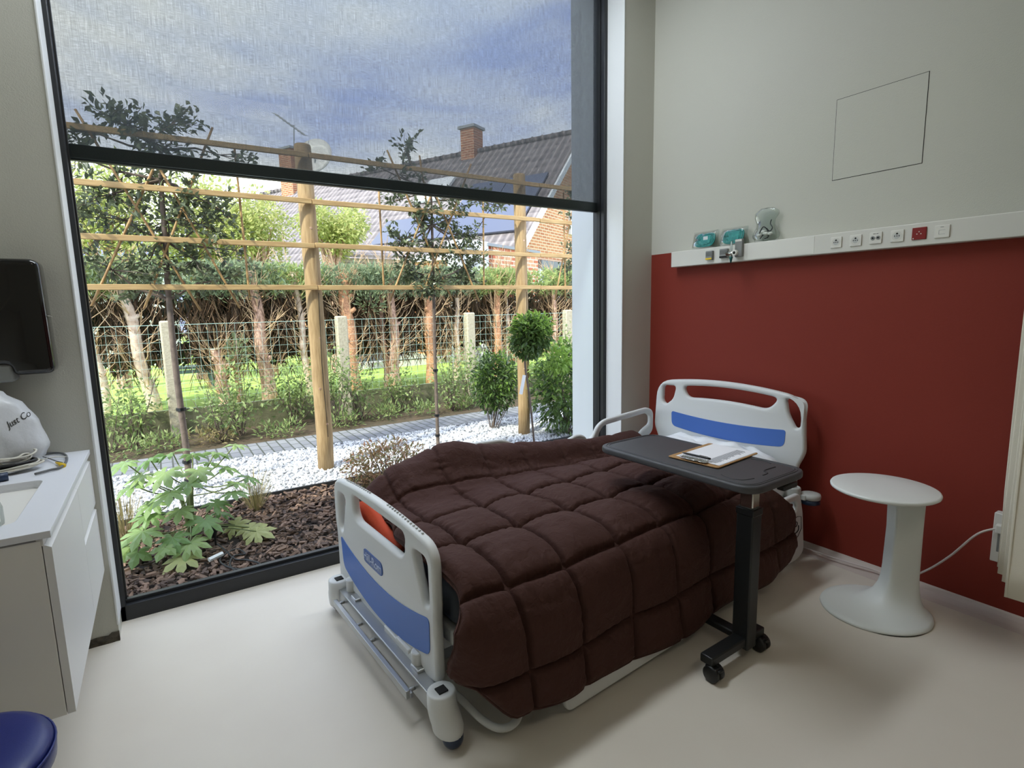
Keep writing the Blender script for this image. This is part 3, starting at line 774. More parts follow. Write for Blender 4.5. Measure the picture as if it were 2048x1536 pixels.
# ------------------------------------------------------------------ ROUND PEDESTAL SIDE TABLE
scx, scy = 2.700, 1.075
rgt = Vector((_r0.x, _r0.y, 0)); bck = Vector((_f.x, _f.y, 0)).normalized()
sd = thing('side_table', 'white one-piece pedestal table with round top by the red wall', 'side table', (scx, scy, 0), math.atan2(rgt.y, rgt.x))
t_ = MB(); t_.lathe([(.19, .584), (.206, .5855), (.2105, .589), (.2115, .595), (.209, .600), (.203, .602), (.1, .602), (.001, .602)], (0, 0, 0), 72)
t_.build('top', M['white_gloss'], sd, smooth=True)
def sect(z, k, n=72):
    """k=0 the round foot, k=1 the flat pillar at its right-hand edge"""
    out = []
    hw, hd, cx, cy = .070, .038, .118, .012
    for j in range(n):
        t = 2 * PI * j / n; c_, s_ = math.cos(t), math.sin(t)
        e = 2 / 7
        px_ = cx + hw * math.copysign(abs(c_) ** e, c_); py_ = cy + hd * math.copysign(abs(s_) ** e, s_)
        fx, fy_ = .226 * c_ + .002, .212 * s_
        out.append((fx + (px_ - fx) * k, fy_ + (py_ - fy_) * k, z))
    return out
ped = MB(); ped.loft([sect(0, 0), sect(.006, -.01), sect(.013, .01), sect(.018, .12), sect(.022, .28), sect(.03, .46), sect(.042, .62), sect(.06, .76), sect(.085, .87), sect(.12, .945), sect(.16, .985), sect(.21, 1.0), sect(.40, 1.02), sect(.58, 1.0)])
ped.build('pedestal', M['white_gloss'], sd, smooth=True)
g = MB(); g.lathe([(.214, -.0), (.217, .003)], (0, 0, 0), 64); g.build('glide_ring', M['dark'], sd)

# ------------------------------------------------------------------ BED HEAD TRUNKING on the red wall
TX, TY1, TZ0, TZ1 = 3.045, 2.63, 1.693, 1.797
tk = thing('bed_head_trunking', 'white horizontal service trunking with sockets along the top of the red wall', 'wall trunking', (XR, 1.0, 1.74))
a_ = MB(); a_.box(TX, XR, -1.6, TY1, TZ0, TZ1); a_.build('body', M['trunk_al'], tk, bevel=.004, world=True)
a_ = MB(); a_.box(TX - .0015, TX + .002, 1.64, 2.04, TZ0 + .006, TZ1 - .006); a_.build('cover_strip', M['socket'], tk, bevel=.0008, world=True)
def tp(px, py): p = on_x(px, py, TX); return p.y, p.z
def plate(name, px, py, w, hgt, m, label=None, bev=.002, d=.006):
    y, z = tp(px, py)
    p = MB(); p.box(TX - d, TX + .004, y - w / 2, y + w / 2, z - hgt / 2, z + hgt / 2)
    o = p.build(name, m, tk, bevel=bev, world=True)
    if label: o['label'] = label
    return o, y, z
def disc(y, z, r, d0, d1, n=20): return [[(TX - d, y + rr * math.cos(2 * PI * k / n), z + rr * math.sin(2 * PI * k / n)) for k in range(n)] for rr, d in ((r, d0), (r, d1))]
for px, py in ((1673, 485), (1712, 481), (1795, 472)):
    o, y, z = plate('power_socket', px, py, .056, .056, M['socket'])
    q = MB(); q.loft([[(TX - d, y + rr * math.cos(2 * PI * k / 24), z + rr * math.sin(2 * PI * k / 24)) for k in range(24)] for rr, d in ((.0225, .0062), (.022, .0066), (.0195, .0066), (.0185, .0061))]); q.build('socket_well', M['trunk_al'], o, world=True)
    q = MB(); q.loft([[(TX - d, y + rr * math.cos(2 * PI * k / 24), z + rr * math.sin(2 * PI * k / 24)) for k in range(24)] for rr, d in ((.0205, .0061), (.001, .0064))]); q.build('socket_face', M['plastic_d'], o, world=True)
    q = MB()
    for a in (-.0095, 0, .0095): q.loft(disc(y + a, z, .0026, .006, .0068, 8))
    q.loft(disc(y, z + .011, .0045, .006, .0068, 8)); q.build('contact', M['hole'], o, world=True)
    q = MB(); q.loft(disc(y + .0225, z - .0225, .0026, .006, .0072, 8)); q.build('indicator', M['white_trim'], o, world=True)
o, y, z = plate('antenna_outlet', 1752, 476, .056, .056, M['socket'])
q = MB()
for a in (-.012, .012): q.loft([[(TX - d, y + a + rr * math.cos(2 * PI * k / 14), z + rr * math.sin(2 * PI * k / 14)) for k in range(14)] for rr, d in ((.0095, .006), (.0095, .0085), (.005, .0085), (.005, .0062))])
q.build('connector', M['grey_out'], o, world=True)
q = MB()
for a in (-.012, .012): q.loft(disc(y + a, z, .0035, .006, .0088, 8))
q.box(TX - .0066, TX - .006, y - .012, y - .004, z + .019, z + .021); q.box(TX - .0066, TX - .006, y, y + .012, z + .019, z + .021)
q.build('connector_pin', M['hole'], o, world=True)
o, y, z = plate('emergency_socket', 1839, 467, .058, .056, M['red_sock'], 'dark red emergency power socket')
q = MB()
for a, e in ((0, .008), (-.008, -.002), (.008, -.002)): q.loft(disc(y + a, z + e, .0025, .006, .0068, 8))
q.build('contact', M['socket'], o, world=True)
q = MB(); q.loft(disc(y + .022, z - .022, .0028, .006, .0072, 8)); q.build('indicator', M['white_trim'], o, world=True)
o, y, z = plate('data_outlet', 1885, 463, .058, .056, M['socket'])
q = MB(); q.box(TX - .0066, TX - .006, y - .012, y + .012, z - .012, z - .011); q.box(TX - .0066, TX - .006, y - .012, y + .012, z + .006, z + .007); q.box(TX - .0066, TX - .006, y + .011, y + .012, z - .012, z + .007)
q.box(TX - .0066, TX - .006, y - .006, y + .007, z + .019, z + .0215); q.build('shutter_line', M['grey_out'], o, world=True)
for px, py, name, mm, ww, hh, lab in ((1421, 511, 'gas_outlet', 'yellow', .05, .058, 'grey gas outlet with yellow band'), (1450, 507, 'gas_outlet', 'hole', .056, .058, 'grey gas outlet with black band')):
    o, y, z = plate(name, px, py, ww, hh, M['grey_out'], lab, .004, .02)
    q = MB(); q.box(TX - .0212, TX - .018, y - ww / 2 + .002, y + ww / 2 - .002, z - hh / 2 + .002, z - hh / 2 + .013); q.build('colour_band', M[mm], o, world=True)
    q = MB()
    for k in range(5): q.box(TX - .0206, TX - .019, y - ww / 2 + .003, y + ww / 2 - .003, z - .004 + k * .005, z - .0025 + k * .005)
    q.build('grip_line', M['dark'], o, world=True)
o, y, z = plate('gas_outlet', 1480, 496, .050, .108, M['grey_out'], 'tall grey gas outlet with white band', .004, .018)
q = MB(); q.box(TX - .0195, TX - .016, y - .022, y + .022, z + .038, z + .050); q.build('colour_band', M['socket'], o, world=True)
# oxygen flow meter plugged into the tall outlet
y, z = tp(1474, 507)
fl = thing('oxygen_flowmeter', 'clear oxygen flow meter tube with chrome knobs plugged into the wall outlet', 'flow meter', (TX, y, z))
q = MB(); q.tube([(TX - .05, y + .006, z - .006), (TX - .05, y + .006, z + .075)], .0085, 12); q.build('flow_tube', M['clear'], fl, world=True, smooth=True)
q = MB(); q.tube([(TX - .05, y + .006, z), (TX - .05, y + .006, z + .07)], .0035, 8); q.build('scale', M['white_trim'], fl, world=True)
q = MB(); q.tube([(TX - .055, y - .03, z), (TX - .055, y + .035, z)], .011, 14); q.tube([(TX - .055, y, z), (TX - .01, y - .01, z)], .012, 12); q.tube([(TX - .05, y + .006, z - .012), (TX - .05, y + .006, z - .022)], .008, 10); q.build('valve_body', M['chrome'], fl, world=True, smooth=True)
q = MB(); q.tube([(TX - .07, y - .028, z), (TX - .05, y - .028, z)], .018, 10); q.build('knob', M['socket'], fl, world=True, bevel=.003)
q = MB(); q.tube([(TX - .0715, y - .028, z), (TX - .069, y - .028, z)], .009, 12); q.build('knob_cap', M['hole'], fl, world=True)
q = MB(); q.tube([(TX - .05, y + .006, z - .02), (TX - .05, y + .006, z - .034), (TX - .05, y + .006, z - .058)], [.012, .009, .003], 12); q.build('nozzle', M['teal_d'], fl, world=True, smooth=True)

# packets lying on top of the trunking
def coil_pack(px0, px1, py0, py1, name, label, cat, kind):
    a = on_x(px0, py1, TX + .03); bq = on_x(px1, py0, TX + .03)
    y0, y1 = sorted((a.y, bq.y)); z0 = TZ1 + .002; hgt = max(abs(bq.z - z0), .06)
    t = thing(name, label, cat, (TX + .03, (y0 + y1) / 2, z0), 0, None)
    cx, cy, cz = TX + .03, (y0 + y1) / 2, z0 + hgt / 2
    bag = MB(); gx, gy = 14, 12; vs = []
    for sgn in (1, -1):
        for i in range(gx + 1):
            for j in range(gy + 1):
                x = i / gx * 2 - 1; y = j / gy * 2 - 1
                e = max((1 - x ** 4) * (1 - y ** 4), 0) ** .5
                vs.append((cx - sgn * (.022 * e + .005 * nz(x * 3 + px0, y * 3, 1, 2. * sgn) * e) + .012 * (y - .2), cy + x * (y1 - y0) / 2, cz + y * hgt / 2))
    k = (gx + 1) * (gy + 1); fs = []
    for i in range(gx):
        for j in range(gy):
            q = i * (gy + 1) + j; fs.append((q, q + gy + 1, q + gy + 2, q + 1)); fs.append((k + q, k + q + 1, k + q + gy + 2, k + q + gy + 1))
    bag.add(vs, fs); bag.build('clear_bag', M['clear'], t, smooth=True, world=True)
    return t, cx, cy, cz, (y1 - y0) / 2, hgt / 2
random.seed(11)
for n_, (a, b2, c_, d_) in enumerate(((1386, 1438, 458, 494), (1442, 1496, 450, 488))):
    t, cx, cy, cz, hy, hz = coil_pack(a, b2, c_, d_, 'mask_packet', ('clear packet of coiled teal tubing at the outer end of the trunking', 'clear packet of folded teal mask behind the flow meter tube')[n_], 'packet', 0)
    q = MB()
    for k in range(5):
        rr = .92 - k * .12; pts = []
        for s in range(25):
            tt = 2 * PI * s / 24; c2, s2 = math.cos(tt), math.sin(tt)
            pts.append((cx + .004 * math.sin(3 * tt + k) + .011 * (s2 * rr - .2) - .004, cy + hy * .8 * rr * math.copysign(abs(c2) ** .6, c2), cz + hz * .8 * rr * math.copysign(abs(s2) ** .6, s2) - .003))
        q.tube(pts, .0045, 6)
    q.build('tubing', M['teal'], t, world=True, smooth=True)
    q = MB(); q.box(cx - .012, cx - .006, cy - hy * .45, cy + hy * .4, cz - hz * .5, cz + hz * .5, Matrix.Rotation(R(12), 3, 'Y')); q.build('mask_shell', M['teal'], t, world=True, bevel=.003)
    if n_ == 0:
        q = MB(); q.box(cx - .0125, cx - .011, cy - hy * .25, cy + hy * .1, cz - hz * .1, cz + hz * .35); q.build('paper_slip', M['paper'], t, world=True)
# clear reservoir bag standing behind
p0, p1 = on_x(1507, 478, TX + .035), on_x(1560, 412, TX + .035)
t = thing('breathing_bag', 'crumpled clear plastic bag with dark tubing standing on the trunking', 'plastic bag', (TX + .035, (p0.y + p1.y) / 2, TZ1))
q = MB(); rings = []
cy = (p0.y + p1.y) / 2; hw = abs(p0.y - p1.y) / 2; hh = p1.z - TZ1
for i in range(15):
    k = i / 14; z = TZ1 + .002 + k * hh; wd = hw * (.85 + .15 * math.sin(k * 9)) * (1 - .5 * max(0, k - .85) / .15); dp = .03 * (1 - .75 * k)
    rings.append([(TX + .035 + dp * math.sin(2 * PI * j / 26) * (1 + .3 * nz(j * .7, i * .6, 1, 9.)), cy + wd * math.cos(2 * PI * j / 26) * (1 + .18 * nz(j * .5, i * .5, 1, 2.)), z + .006 * nz(j * .4, i, 1, 1.)) for j in range(26)])
q.loft(rings); q.build('clear_film', M['clear'], t, world=True, smooth=True)
q = MB()
for pts in ([(.7, .15), (.3, .4), (-.1, .3), (-.2, .1), (.2, .05)], [(-.1, .35), (-.4, .25), (-.6, .35), (-.35, .48), (-.4, .6)], [(.5, .05), (.1, .2), (-.3, .15)]):
    q.tube(smooth_path([(TX + .028 + .004 * i, cy + hw * .8 * a, TZ1 + .01 + hh * b2) for i, (a, b2) in enumerate(pts)]), .003, 6)
q.build('tubing', M['dark'], t, world=True)
q = MB()
for k in range(5): q.ball((TX + .03, cy + hw * random.uniform(-.6, .6), TZ1 + .014 + hh * .3 * random.random()), .013, 8, 6, (1, 1.3, .8))
q.build('mask_piece', M['socket'], t, world=True, smooth=True)

# ------------------------------------------------------------------ VANITY left of the window
CX = -.296; CY0 = 1.845; CYB = YF; CTZ = .884; CBZ = .34
cbn = thing('vanity_cabinet', 'white wall-hung vanity cabinet with two drawers left of the window', 'cabinet', (-.57, 2.35, CBZ))
k = MB(); k.box(XL + .002, CX - .02, CY0 + .0, CYB, CBZ, CTZ - .03); 
k.build('carcass', M['cab_side'], cbn, bevel=.001, world=True)
def lip(z0, z1, y0, y1, nm):
    d = MB(); d.loft([[(CX - .018, y, z0), (CX, y, z0), (CX, y, z1 - .008), (CX - .014, y, z1), (CX - .018, y, z1)] for y in (y0, y1)])
    return d.build(nm, M['cab'], cbn, world=True)
YS = on_x(172, 1101, CX).y
lip(CBZ, CTZ - .045, CY0 + .002, YS - .001, 'door'); lip(CBZ, .625, YS + .001, CYB - .003, 'drawer'); lip(.645, CTZ - .045, YS + .001, CYB - .003, 'drawer')
k = MB(); k.box(CX - .03, CX - .016, CY0 + .002, CYB - .003, CTZ - .046, CTZ - .024); k.build('finger_recess', M['cab_side'], cbn, world=True)
k = MB(); k.box(CX - .018, CX - .0165, YS, CYB - .003, .61, .65); k.build('finger_recess', M['cab_side'], cbn, world=True)
ct = thing('washbasin_counter', 'white solid-surface counter with integrated basin on wall-hung cabinet', 'washbasin', (-.57, 2.35, CTZ - .02))
bx0, bx1, by0, by1 = -.80, -.385, 1.955, 2.44
board('counter_slab', [[(XL + .002, CY0 - .012), (CX + .004, CY0 - .012), (CX + .004, CYB - .002), (XL + .002, CYB - .002)], rpoly([(bx0, by0), (bx1, by0), (bx1, by1), (bx0, by1)], .035)], .02, .002, M['counter'], ct, lambda a, b, c: (a, b, CTZ - .012 + c), world=True)
bs = MB(); rings = []
for (ins, z) in ((-.002, CTZ - .004), (.0, CTZ - .03), (.006, CTZ - .09), (.02, CTZ - .12), (.06, CTZ - .13), (.12, CTZ - .132)):
    rings.append([(x, y, z) for x, y in rpoly([(bx0 + ins, by0 + ins), (bx1 - ins, by0 + ins), (bx1 - ins, by1 - ins), (bx0 + ins, by1 - ins)], .035 + ins * .3)])
bs.loft(rings, cap=False); n_ = len(rings[0]); bs.f.append(tuple(len(rings) * n_ - n_ + j for j in range(n_))); bs.mi.append(0)
bs.build('basin', M['counter'], ct, smooth=True, world=True)
# bottle edge at the front of the basin (only its shoulder reaches into the picture)
p = on_z(-22, 1052, CTZ)
bt = thing('pump_bottle', 'clear plastic bottle base at the left edge on basin rim', 'bottle', (p.x, p.y - .005, CTZ - .002))
q = MB(); q.lathe([(.028, .0), (.033, .003), (.034, .012), (.034, .05), (.027, .075), (.012, .085), (.012, .1)], (0, 0, 0), 20); q.build('bottle_body', M['clear'], bt, smooth=True)
q = MB(); q.lathe([(.014, .098), (.014, .115), (.005, .118), (.005, .14)], (0, 0, 0), 14); q.build('pump', M['socket'], bt, smooth=True)

# paper towel dispenser
DY = 2.75
dp = thing('paper_towel_dispenser', 'glossy black paper towel dispenser mounted on wall above vanity', 'dispenser', (-.53, YF, 1.44))
prof = [(-.70, 1.225), (-.70, 1.664), (-.358, 1.664), (-.352, 1.225), (-.475, 1.225), (-.482, 1.268), (-.62, 1.268), (-.625, 1.225)]
o_ = board('cover', [rpoly(prof, [.03, .035, .035, .03, .02, .02, .02, .02])], .12, .02, M['black_gloss'], dp, lambda a, b, c: (a, DY + .06 + c, b), world=True, res=4)
q = MB(); q.box(-.615, -.478, DY + .012, YF, 1.20, 1.27); q.build('paper_outlet', M['grey_out'], dp, bevel=.01, world=True)
lk = MB(); lk.loft([[(-.366 + dx * 1.6, 2.775 + 1.3 * rr * math.cos(2 * PI * j / 16), 1.449 + 1.3 * rr * math.sin(2 * PI * j / 16)) for j in range(16)] for dx, rr in ((-.006, .009), (.004, .009), (.005, .007))])
lk.tube([(-.360, 2.772, 1.449), (-.346, 2.772, 1.448), (-.338, 2.770, 1.444)], [.0025, .003, .002], 8); lk.build('lock_key', M['chrome'], dp, world=True)

# white plastic sack on the counter
p = on_z(-30, 925, CTZ)
sb = thing('plastic_sack', 'white plastic sack with dark lettering standing on the counter', 'bag', (-.60, 2.72, CTZ))
q = MB(); rings = []; n_ = 48
for i in range(20):
    k = i / 19; z = CTZ + .03 + .29 * k
    wd = lerp_tab([(0, .185), (.15, .206), (.45, .196), (.7, .165), (.88, .12), (1, .06)], k); dd = .125 * (1 - .5 * k ** 2)
    rings.append([(-.60 + wd * math.cos(2 * PI * j / n_) * (1 + .07 * nz(math.cos(2 * PI * j / n_) * 2, math.sin(2 * PI * j / n_) * 2 + k * 2, 1.2, 3.)) - .03 * k,
                   2.725 + dd * math.sin(2 * PI * j / n_) * (1 + .12 * nz(math.cos(2 * PI * j / n_) * 2.2, math.sin(2 * PI * j / n_) * 2.2 + k * 3, 1.1, 7.)), z + .012 * nz(j * .3, k * 4, 1, 1.)) for j in range(n_)])
q.loft(rings); q.build('sack_film', M['bag'], sb, smooth=True, world=True)
BAGT = text('lettering', 'Just Co', .046, M['dark'], sb, lambda a, b, c: (a, b, c), .0006)
from mathutils.bvhtree import BVHTree
bag_bvh = BVHTree.FromPolygons([Vector(v) for v in q.v], q.f)
inv = root_inv(sb)
for v in BAGT.data.vertices:
    d = ray(38 + (v.co.x * 330) - v.co.y * 170, 838 - v.co.y * 400 - v.co.x * 190)
    hit = bag_bvh.ray_cast(CAM, d.normalized())
    if hit[0] is not None: w_ = hit[0] - d.normalized() * (.0015 + v.co.z)
    else: w_ = CAM + d * (2.5 / d.y)
    v.co = inv @ w_

# cables on the counter
random.seed(21)
cbx, cby = on_z(34, 942, CTZ).xy
cn = thing('cable_bundle', 'loosely coiled grey and white cable bundle on the counter behind basin', 'cable', (cbx, cby, CTZ))
q = MB()
for k in range(14):
    rr = .07 + random.uniform(-.02, .03); ph = random.uniform(0, 6); zz = CTZ + .008 + .004 * k; ex = random.uniform(.45, .75)
    q.tube(smooth_path([(cbx - .05 + rr * 1.25 * math.cos(ph + t * 2 * PI / 10) + random.uniform(-.008, .008), cby + .005 + rr * ex * math.sin(ph + t * 2 * PI / 10), zz + random.uniform(-.003, .012) * math.sin(t * .63 + k)) for t in range(11)], 5), .0036, 6)
q.build('light_cable', M['cable'], cn, world=True, smooth=True)
q = MB()
for k in range(3):
    rr = .06 + .015 * k; q.tube(smooth_path([(cbx - .06 + rr * 1.3 * math.cos(t * 2 * PI / 10 + k), cby + .0 + rr * .6 * math.sin(t * 2 * PI / 10 + k), CTZ + .01 + .012 * k) for t in range(11)], 5), .006, 6)
q.build('dark_cable', M['dark'], cn, world=True, smooth=True)
def cpath(pix, z=.005): return [on_z(px, py, CTZ + z) for px, py in pix]
q = MB(); q.tube(smooth_path(cpath([(70, 948), (100, 940), (120, 935), (133, 922), (131, 910), (115, 906), (85, 908), (60, 915)])), .0045, 8)
q.build('loose_lead', M['cable_d'], cn, world=True, smooth=True)
q = MB(); q.tube(smooth_path(cpath([(125, 925), (112, 922), (98, 917), (80, 912)], .008)), .002, 6); q.build('loose_lead', M['cable_d'], cn, world=True, smooth=True)
q = MB(); q.tube(smooth_path(cpath([(135, 914), (110, 914), (85, 919), (60, 922)], .007)), .003, 6); q.build('white_lead', M['socket'], cn, world=True, smooth=True)
q = MB(); q.tube(smooth_path(cpath([(86, 904), (75, 906), (55, 913)], .009)), .006, 8); q.build('white_lead', M['socket'], cn, world=True, smooth=True)
q = MB(); q.tube(cpath([(58, 915), (82, 912)], .012), .008, 8); q.build('green_plug', M['teal_d'], cn, world=True, smooth=True)
q = MB(); a = on_z(127, 931, CTZ + .006); q.tube([on_z(112, 925, CTZ + .006), on_z(120, 928, CTZ + .006), a], [.003, .006, .009], 10); q.build('yellow_plug', M['yellow'], cn, world=True, smooth=True)
a = on_z(5, 962, CTZ)
q = MB(); q.tube([(a.x - .03, a.y, CTZ + .012), (a.x + .015, a.y + .008, CTZ + .012)], .016, 12); q.build('navy_strap', M['navy'], cn, world=True, smooth=True)

# round blue stool in the corner of the view
stl = thing('round_stool', 'round stool with dark blue upholstered seat beside the vanity', 'stool', (-.475, 1.525, 0))
q = MB(); q.lathe([(.0, .425), (.155, .425), (.178, .43), (.186, .445), (.188, .47), (.184, .483)], (0, 0, 0), 48); q.build('seat_side', M['vinyl_blue'], stl, smooth=True)
q = MB(); q.lathe([(.186, .482), (.180, .494), (.16, .503), (.11, .508), (.001, .510)], (0, 0, 0), 48); q.build('seat', M['vinyl_blue'], stl, smooth=True)
q = MB(); q.tube([(.187 * math.cos(2 * PI * k / 48), .187 * math.sin(2 * PI * k / 48), .482) for k in range(48)], .003, 6, closed=True); q.build('piping', M['vinyl_blue'], stl, smooth=True)
q = MB(); q.lathe([(.03, .05), (.03, .25), (.022, .25), (.022, .425)], (0, 0, 0), 18); q.build('gas_lift', M['chrome'], stl, smooth=True)
for k in range(5):
    t = 2 * PI * k / 5 + .3; q = MB(); q.tube([(0, 0, .075), (.12 * math.cos(t), .12 * math.sin(t), .07), (.22 * math.cos(t), .22 * math.sin(t), .055)], [.02, .017, .013], 10)
    lg = q.build('leg', M['metal'], stl, smooth=True)
    q = MB(); q.ball((.22 * math.cos(t), .22 * math.sin(t), .025), .025, 14, 10); q.build('caster', M['dark'], lg, smooth=True)

# ------------------------------------------------------------------ CURTAIN, wall outlet and power cord at the right
cu_ = thing('curtain', 'cream pleated curtain hanging beside the red wall at the right edge', 'curtain', (2.7, .68, H))
q = MB(); n_ = 260; lo, hi = 2.70, 3.06
row = []
for i in range(n_ + 1):
    k = i / n_; x = lo + (hi - lo) * k
    row.append((x, k))
CYL, CYR = on_z(2012, 1192, .275).y, on_z(1988, 1122, .275).y
def cy_(x, k, z): return CYL + (CYR - CYL) * k - .075 + .075 * math.sin(k * PI * 2 * 5 + 1.2) * (1 + .08 * math.sin(k * 23 + z))
NZ = 30; vs = []
for i in range(n_ + 1):
    x, k = row[i]
    for j in range(NZ + 1):
        z = .272 + (H - .31) * j / NZ; vs.append((x + .012 * math.sin(k * PI * 10 + 2.6) * (1 - .5 * j / NZ), cy_(x, k, z), z))
fs = [(i * (NZ + 1) + j, (i + 1) * (NZ + 1) + j, (i + 1) * (NZ + 1) + j + 1, i * (NZ + 1) + j + 1) for i in range(n_) for j in range(NZ)]
q.add(vs, fs); q.build('drape', M['curtain'], cu_, smooth=True, world=True, solid=.0025)
q = MB(); q.box(1.9, XR, .0, .0, H, H) if 0 else q.tube([(2.0, .42, H - .02), (XR - .002, .66, H - .02)], .018, 6); q.build('curtain_track', M['white_trim'], cu_, world=True)
a, b2 = on_x(1993, 1022, XR - .02), on_x(1982, 1117, XR - .02)
ow = thing('wall_outlet', 'white upright socket block low on red wall half behind curtain', 'wall outlet', (XR, a.y - .03, (a.z + b2.z) / 2))
q = MB(); q.box(XR - .045, XR, a.y - .075, a.y, b2.z, a.z); q.build('housing', M['socket'], ow, bevel=.004, world=True)
q = MB(); q.box(XR - .047, XR - .044, a.y - .05, a.y - .02, b2.z + .05, a.z - .05); q.build('socket_face', M['grey_out'], ow, world=True)
pcx = thing('power_cord', 'white power cord running from bed along the wall to socket block', 'cord', (XR, 1.2, .02))
pts = [Vector((XR - .06, a.y - .03, a.z - .06)), on_x(1955, 1068, XR - .07), on_x(1900, 1112, XR - .06), on_x(1850, 1142, XR - .05), on_x(1800, 1158, XR - .05), on_x(1740, 1160, XR - .06), on_x(1690, 1150, XR - .08), on_x(1640, 1136, XR - .09), on_x(1600, 1122, XR - .09)]
for p_ in pts: p_.z = max(p_.z, .03)
q = MB(); q.tube(smooth_path(pts, 8), .0048, 8); q.build('cable', M['cable_w'], pcx, smooth=True, world=True)
q = MB(); q.box(XR - .075, XR - .045, a.y - .05, a.y - .015, a.z - .085, a.z - .045); q.build('plug', M['socket'], pcx, bevel=.005, world=True)
# ------------------------------------------------------------------ GARDEN GROUND
GZ = -.02
struct(MB().box(-14, 22, WY1, 40, -.4, GZ - .05).build('ground', M['soil']))
struct(MB().box(-6, 10, WY1, 4.53, -.1, GZ).build('ground_planting_bed', M['mulch_base']))
struct(MB().box(-6, 12, 4.55, 5.93, -.1, GZ).build('ground_gravel_bed', M['gravel_base']))
struct(MB().box(-6, 12, 5.93, 6.52, -.1, GZ + .012).build('path', M['paver']))
struct(MB().box(-6, 14, 6.52, 7.58, -.1, GZ).build('ground_border', M['soil']))
struct(MB().box(-14, 22, 7.64, 40, -.1, .16).build('lawn', M['lawn']))
t = thing('edging_strip', 'thin dark steel edging strip between bark mulch and white stones', 'edging', (1.5, 4.54, GZ))
MB().box(-6, 10, 4.53, 4.55, -.06, .02).build('strip', M['edge'], t, world=True)

random.seed(31)
m = MB()
def chip(x, y, z, s):
    a = random.uniform(0, PI); t = random.uniform(-.5, .5); L_ = s * random.uniform(.6, 1.5); W_ = s * random.uniform(.25, .5); h = s * .12
    rot = Matrix.Rotation(a, 3, 'Z') @ Matrix.Rotation(t, 3, 'Y') @ Matrix.Rotation(random.uniform(-.5, .5), 3, 'X')
    pts = [(-L_ / 2, -W_ / 2), (L_ * .35, -W_ / 2), (L_ / 2, 0), (L_ * .3, W_ / 2), (-L_ * .45, W_ * .4)]
    vs = [tuple(rot @ Vector((px, py, hz)) + Vector((x, y, z))) for hz in (-h, h) for px, py in pts]
    m.add(vs, [(5, 6, 7, 8, 9), (0, 1, 6, 5), (1, 2, 7, 6), (2, 3, 8, 7), (3, 4, 9, 8), (4, 0, 5, 9)])
for i in range(8500):
    x = random.uniform(-.9, 3.6); y = 3.32 + 1.2 * random.random() ** 1.1
    chip(x, y, GZ + random.uniform(.0, .025), random.uniform(.018, .06))
tag(m.build('bark_chips', M['chip']), 'dark bark chip mulch covering the planting bed along the window', 'bark mulch', kind='stuff')
m = MB(); OCT = [(1, 0, 0), (-1, 0, 0), (0, 1, 0), (0, -1, 0), (0, 0, 1), (0, 0, -1)]; OF = [(0, 2, 4), (2, 1, 4), (1, 3, 4), (3, 0, 4), (2, 0, 5), (1, 2, 5), (3, 1, 5), (0, 3, 5)]
for i in range(13000):
    x = random.uniform(-1.6, 5.2); y = random.uniform(4.56, 5.92); s = random.uniform(.011, .024)
    rot = Matrix.Rotation(random.uniform(0, 6), 3, 'Z') @ Matrix.Rotation(random.uniform(0, 3), 3, 'X')
    m.add([tuple(rot @ Vector((a * s * random.uniform(.7, 1.3), b_ * s, c_ * s * .8)) + Vector((x, y, GZ + .006 + random.uniform(0, .012)))) for a, b_, c_ in OCT], OF)
tag(m.build('white_gravel', M['stone']), 'white stones covering the strip between mulch bed and paved path', 'gravel', kind='stuff')

def foliage(mb, cen, rad, n, L, asp=.5, shell=.5, droop=.2, fold=.2, box=False):
    cx, cy, cz = cen; rx, ry, rz = rad
    for _ in range(n):
        if box: d = rv(1)
        else:
            d = rv(1)
            while d.length > 1 or d.length < .05: d = rv(1)
            d = d.normalized() * (shell + (1 - shell) * random.random()) if random.random() < .8 else d
        p = Vector((cx + d.x * rx, cy + d.y * ry, cz + d.z * rz))
        o = (d * .8 + rv(.8) + Vector((0, 0, -droop)));
        mb.leaf(p, o, Vector((0, 0, 1)) + rv(.6), L * random.uniform(.6, 1.25), L * asp * random.uniform(.8, 1.2), fold)

# ------------------------------------------------------------------ TRELLIS
TY = 5.05
tre = thing('trellis', 'pine post and rail trellis with bamboo canes behind the white stones', 'trellis', (2.3, TY, 0))
P1 = on_y(628, 600, TY); P2 = on_y(1045, 600, TY)
for xx, rr in ((1.19, .072), (3.42, .068)):
    q = MB(); q.lathe([(rr * .98, -.1), (rr, .3), (rr * .98, 1.4), (rr * .96, 2.835), (rr * .86, 2.85), (.001, 2.85)], (0, 0, 0), 28)
    q.v = [(xx + v[0] + (.012 * math.sin(v[2] * 2)), TY + .0 + v[1], v[2]) for v in q.v]
    o = q.build('post', M['timber'], tre, world=True, smooth=True)
    for zz, dx in ((1.2, .01), (.75, -.02), (.42, .02), (2.15, .0)):
      q = MB(); q.loft([[(xx + dx + s * math.cos(2 * PI * k / 10), TY - rr * .995 + .004 - e, zz + s * math.sin(2 * PI * k / 10)) for k in range(10)] for s, e in ((.011, 0), (.009, .004))])
      q.build('knot', M['bark'], o, world=True)
    q = MB(); q.tube([(xx + .012 + .006 * math.sin(z * 5) + z * .004, TY - rr * .99, z) for z in [k * .1 for k in range(3, 17)]], .0022, 5); q.build('drying_crack', M['hole'], o, world=True)
for zz in (1.645, 2.0, 2.37, 2.742):
    q = MB(); x = -3.6
    while x < 8:
        q.box(x, x + 2.4, TY - .105, TY - .078, zz - .021, zz + .021, Matrix.Rotation(random.uniform(-.004, .004), 3, 'Y')); x += 2.405
    o = q.build('rail', M['batten'], tre, world=True, bevel=.004)
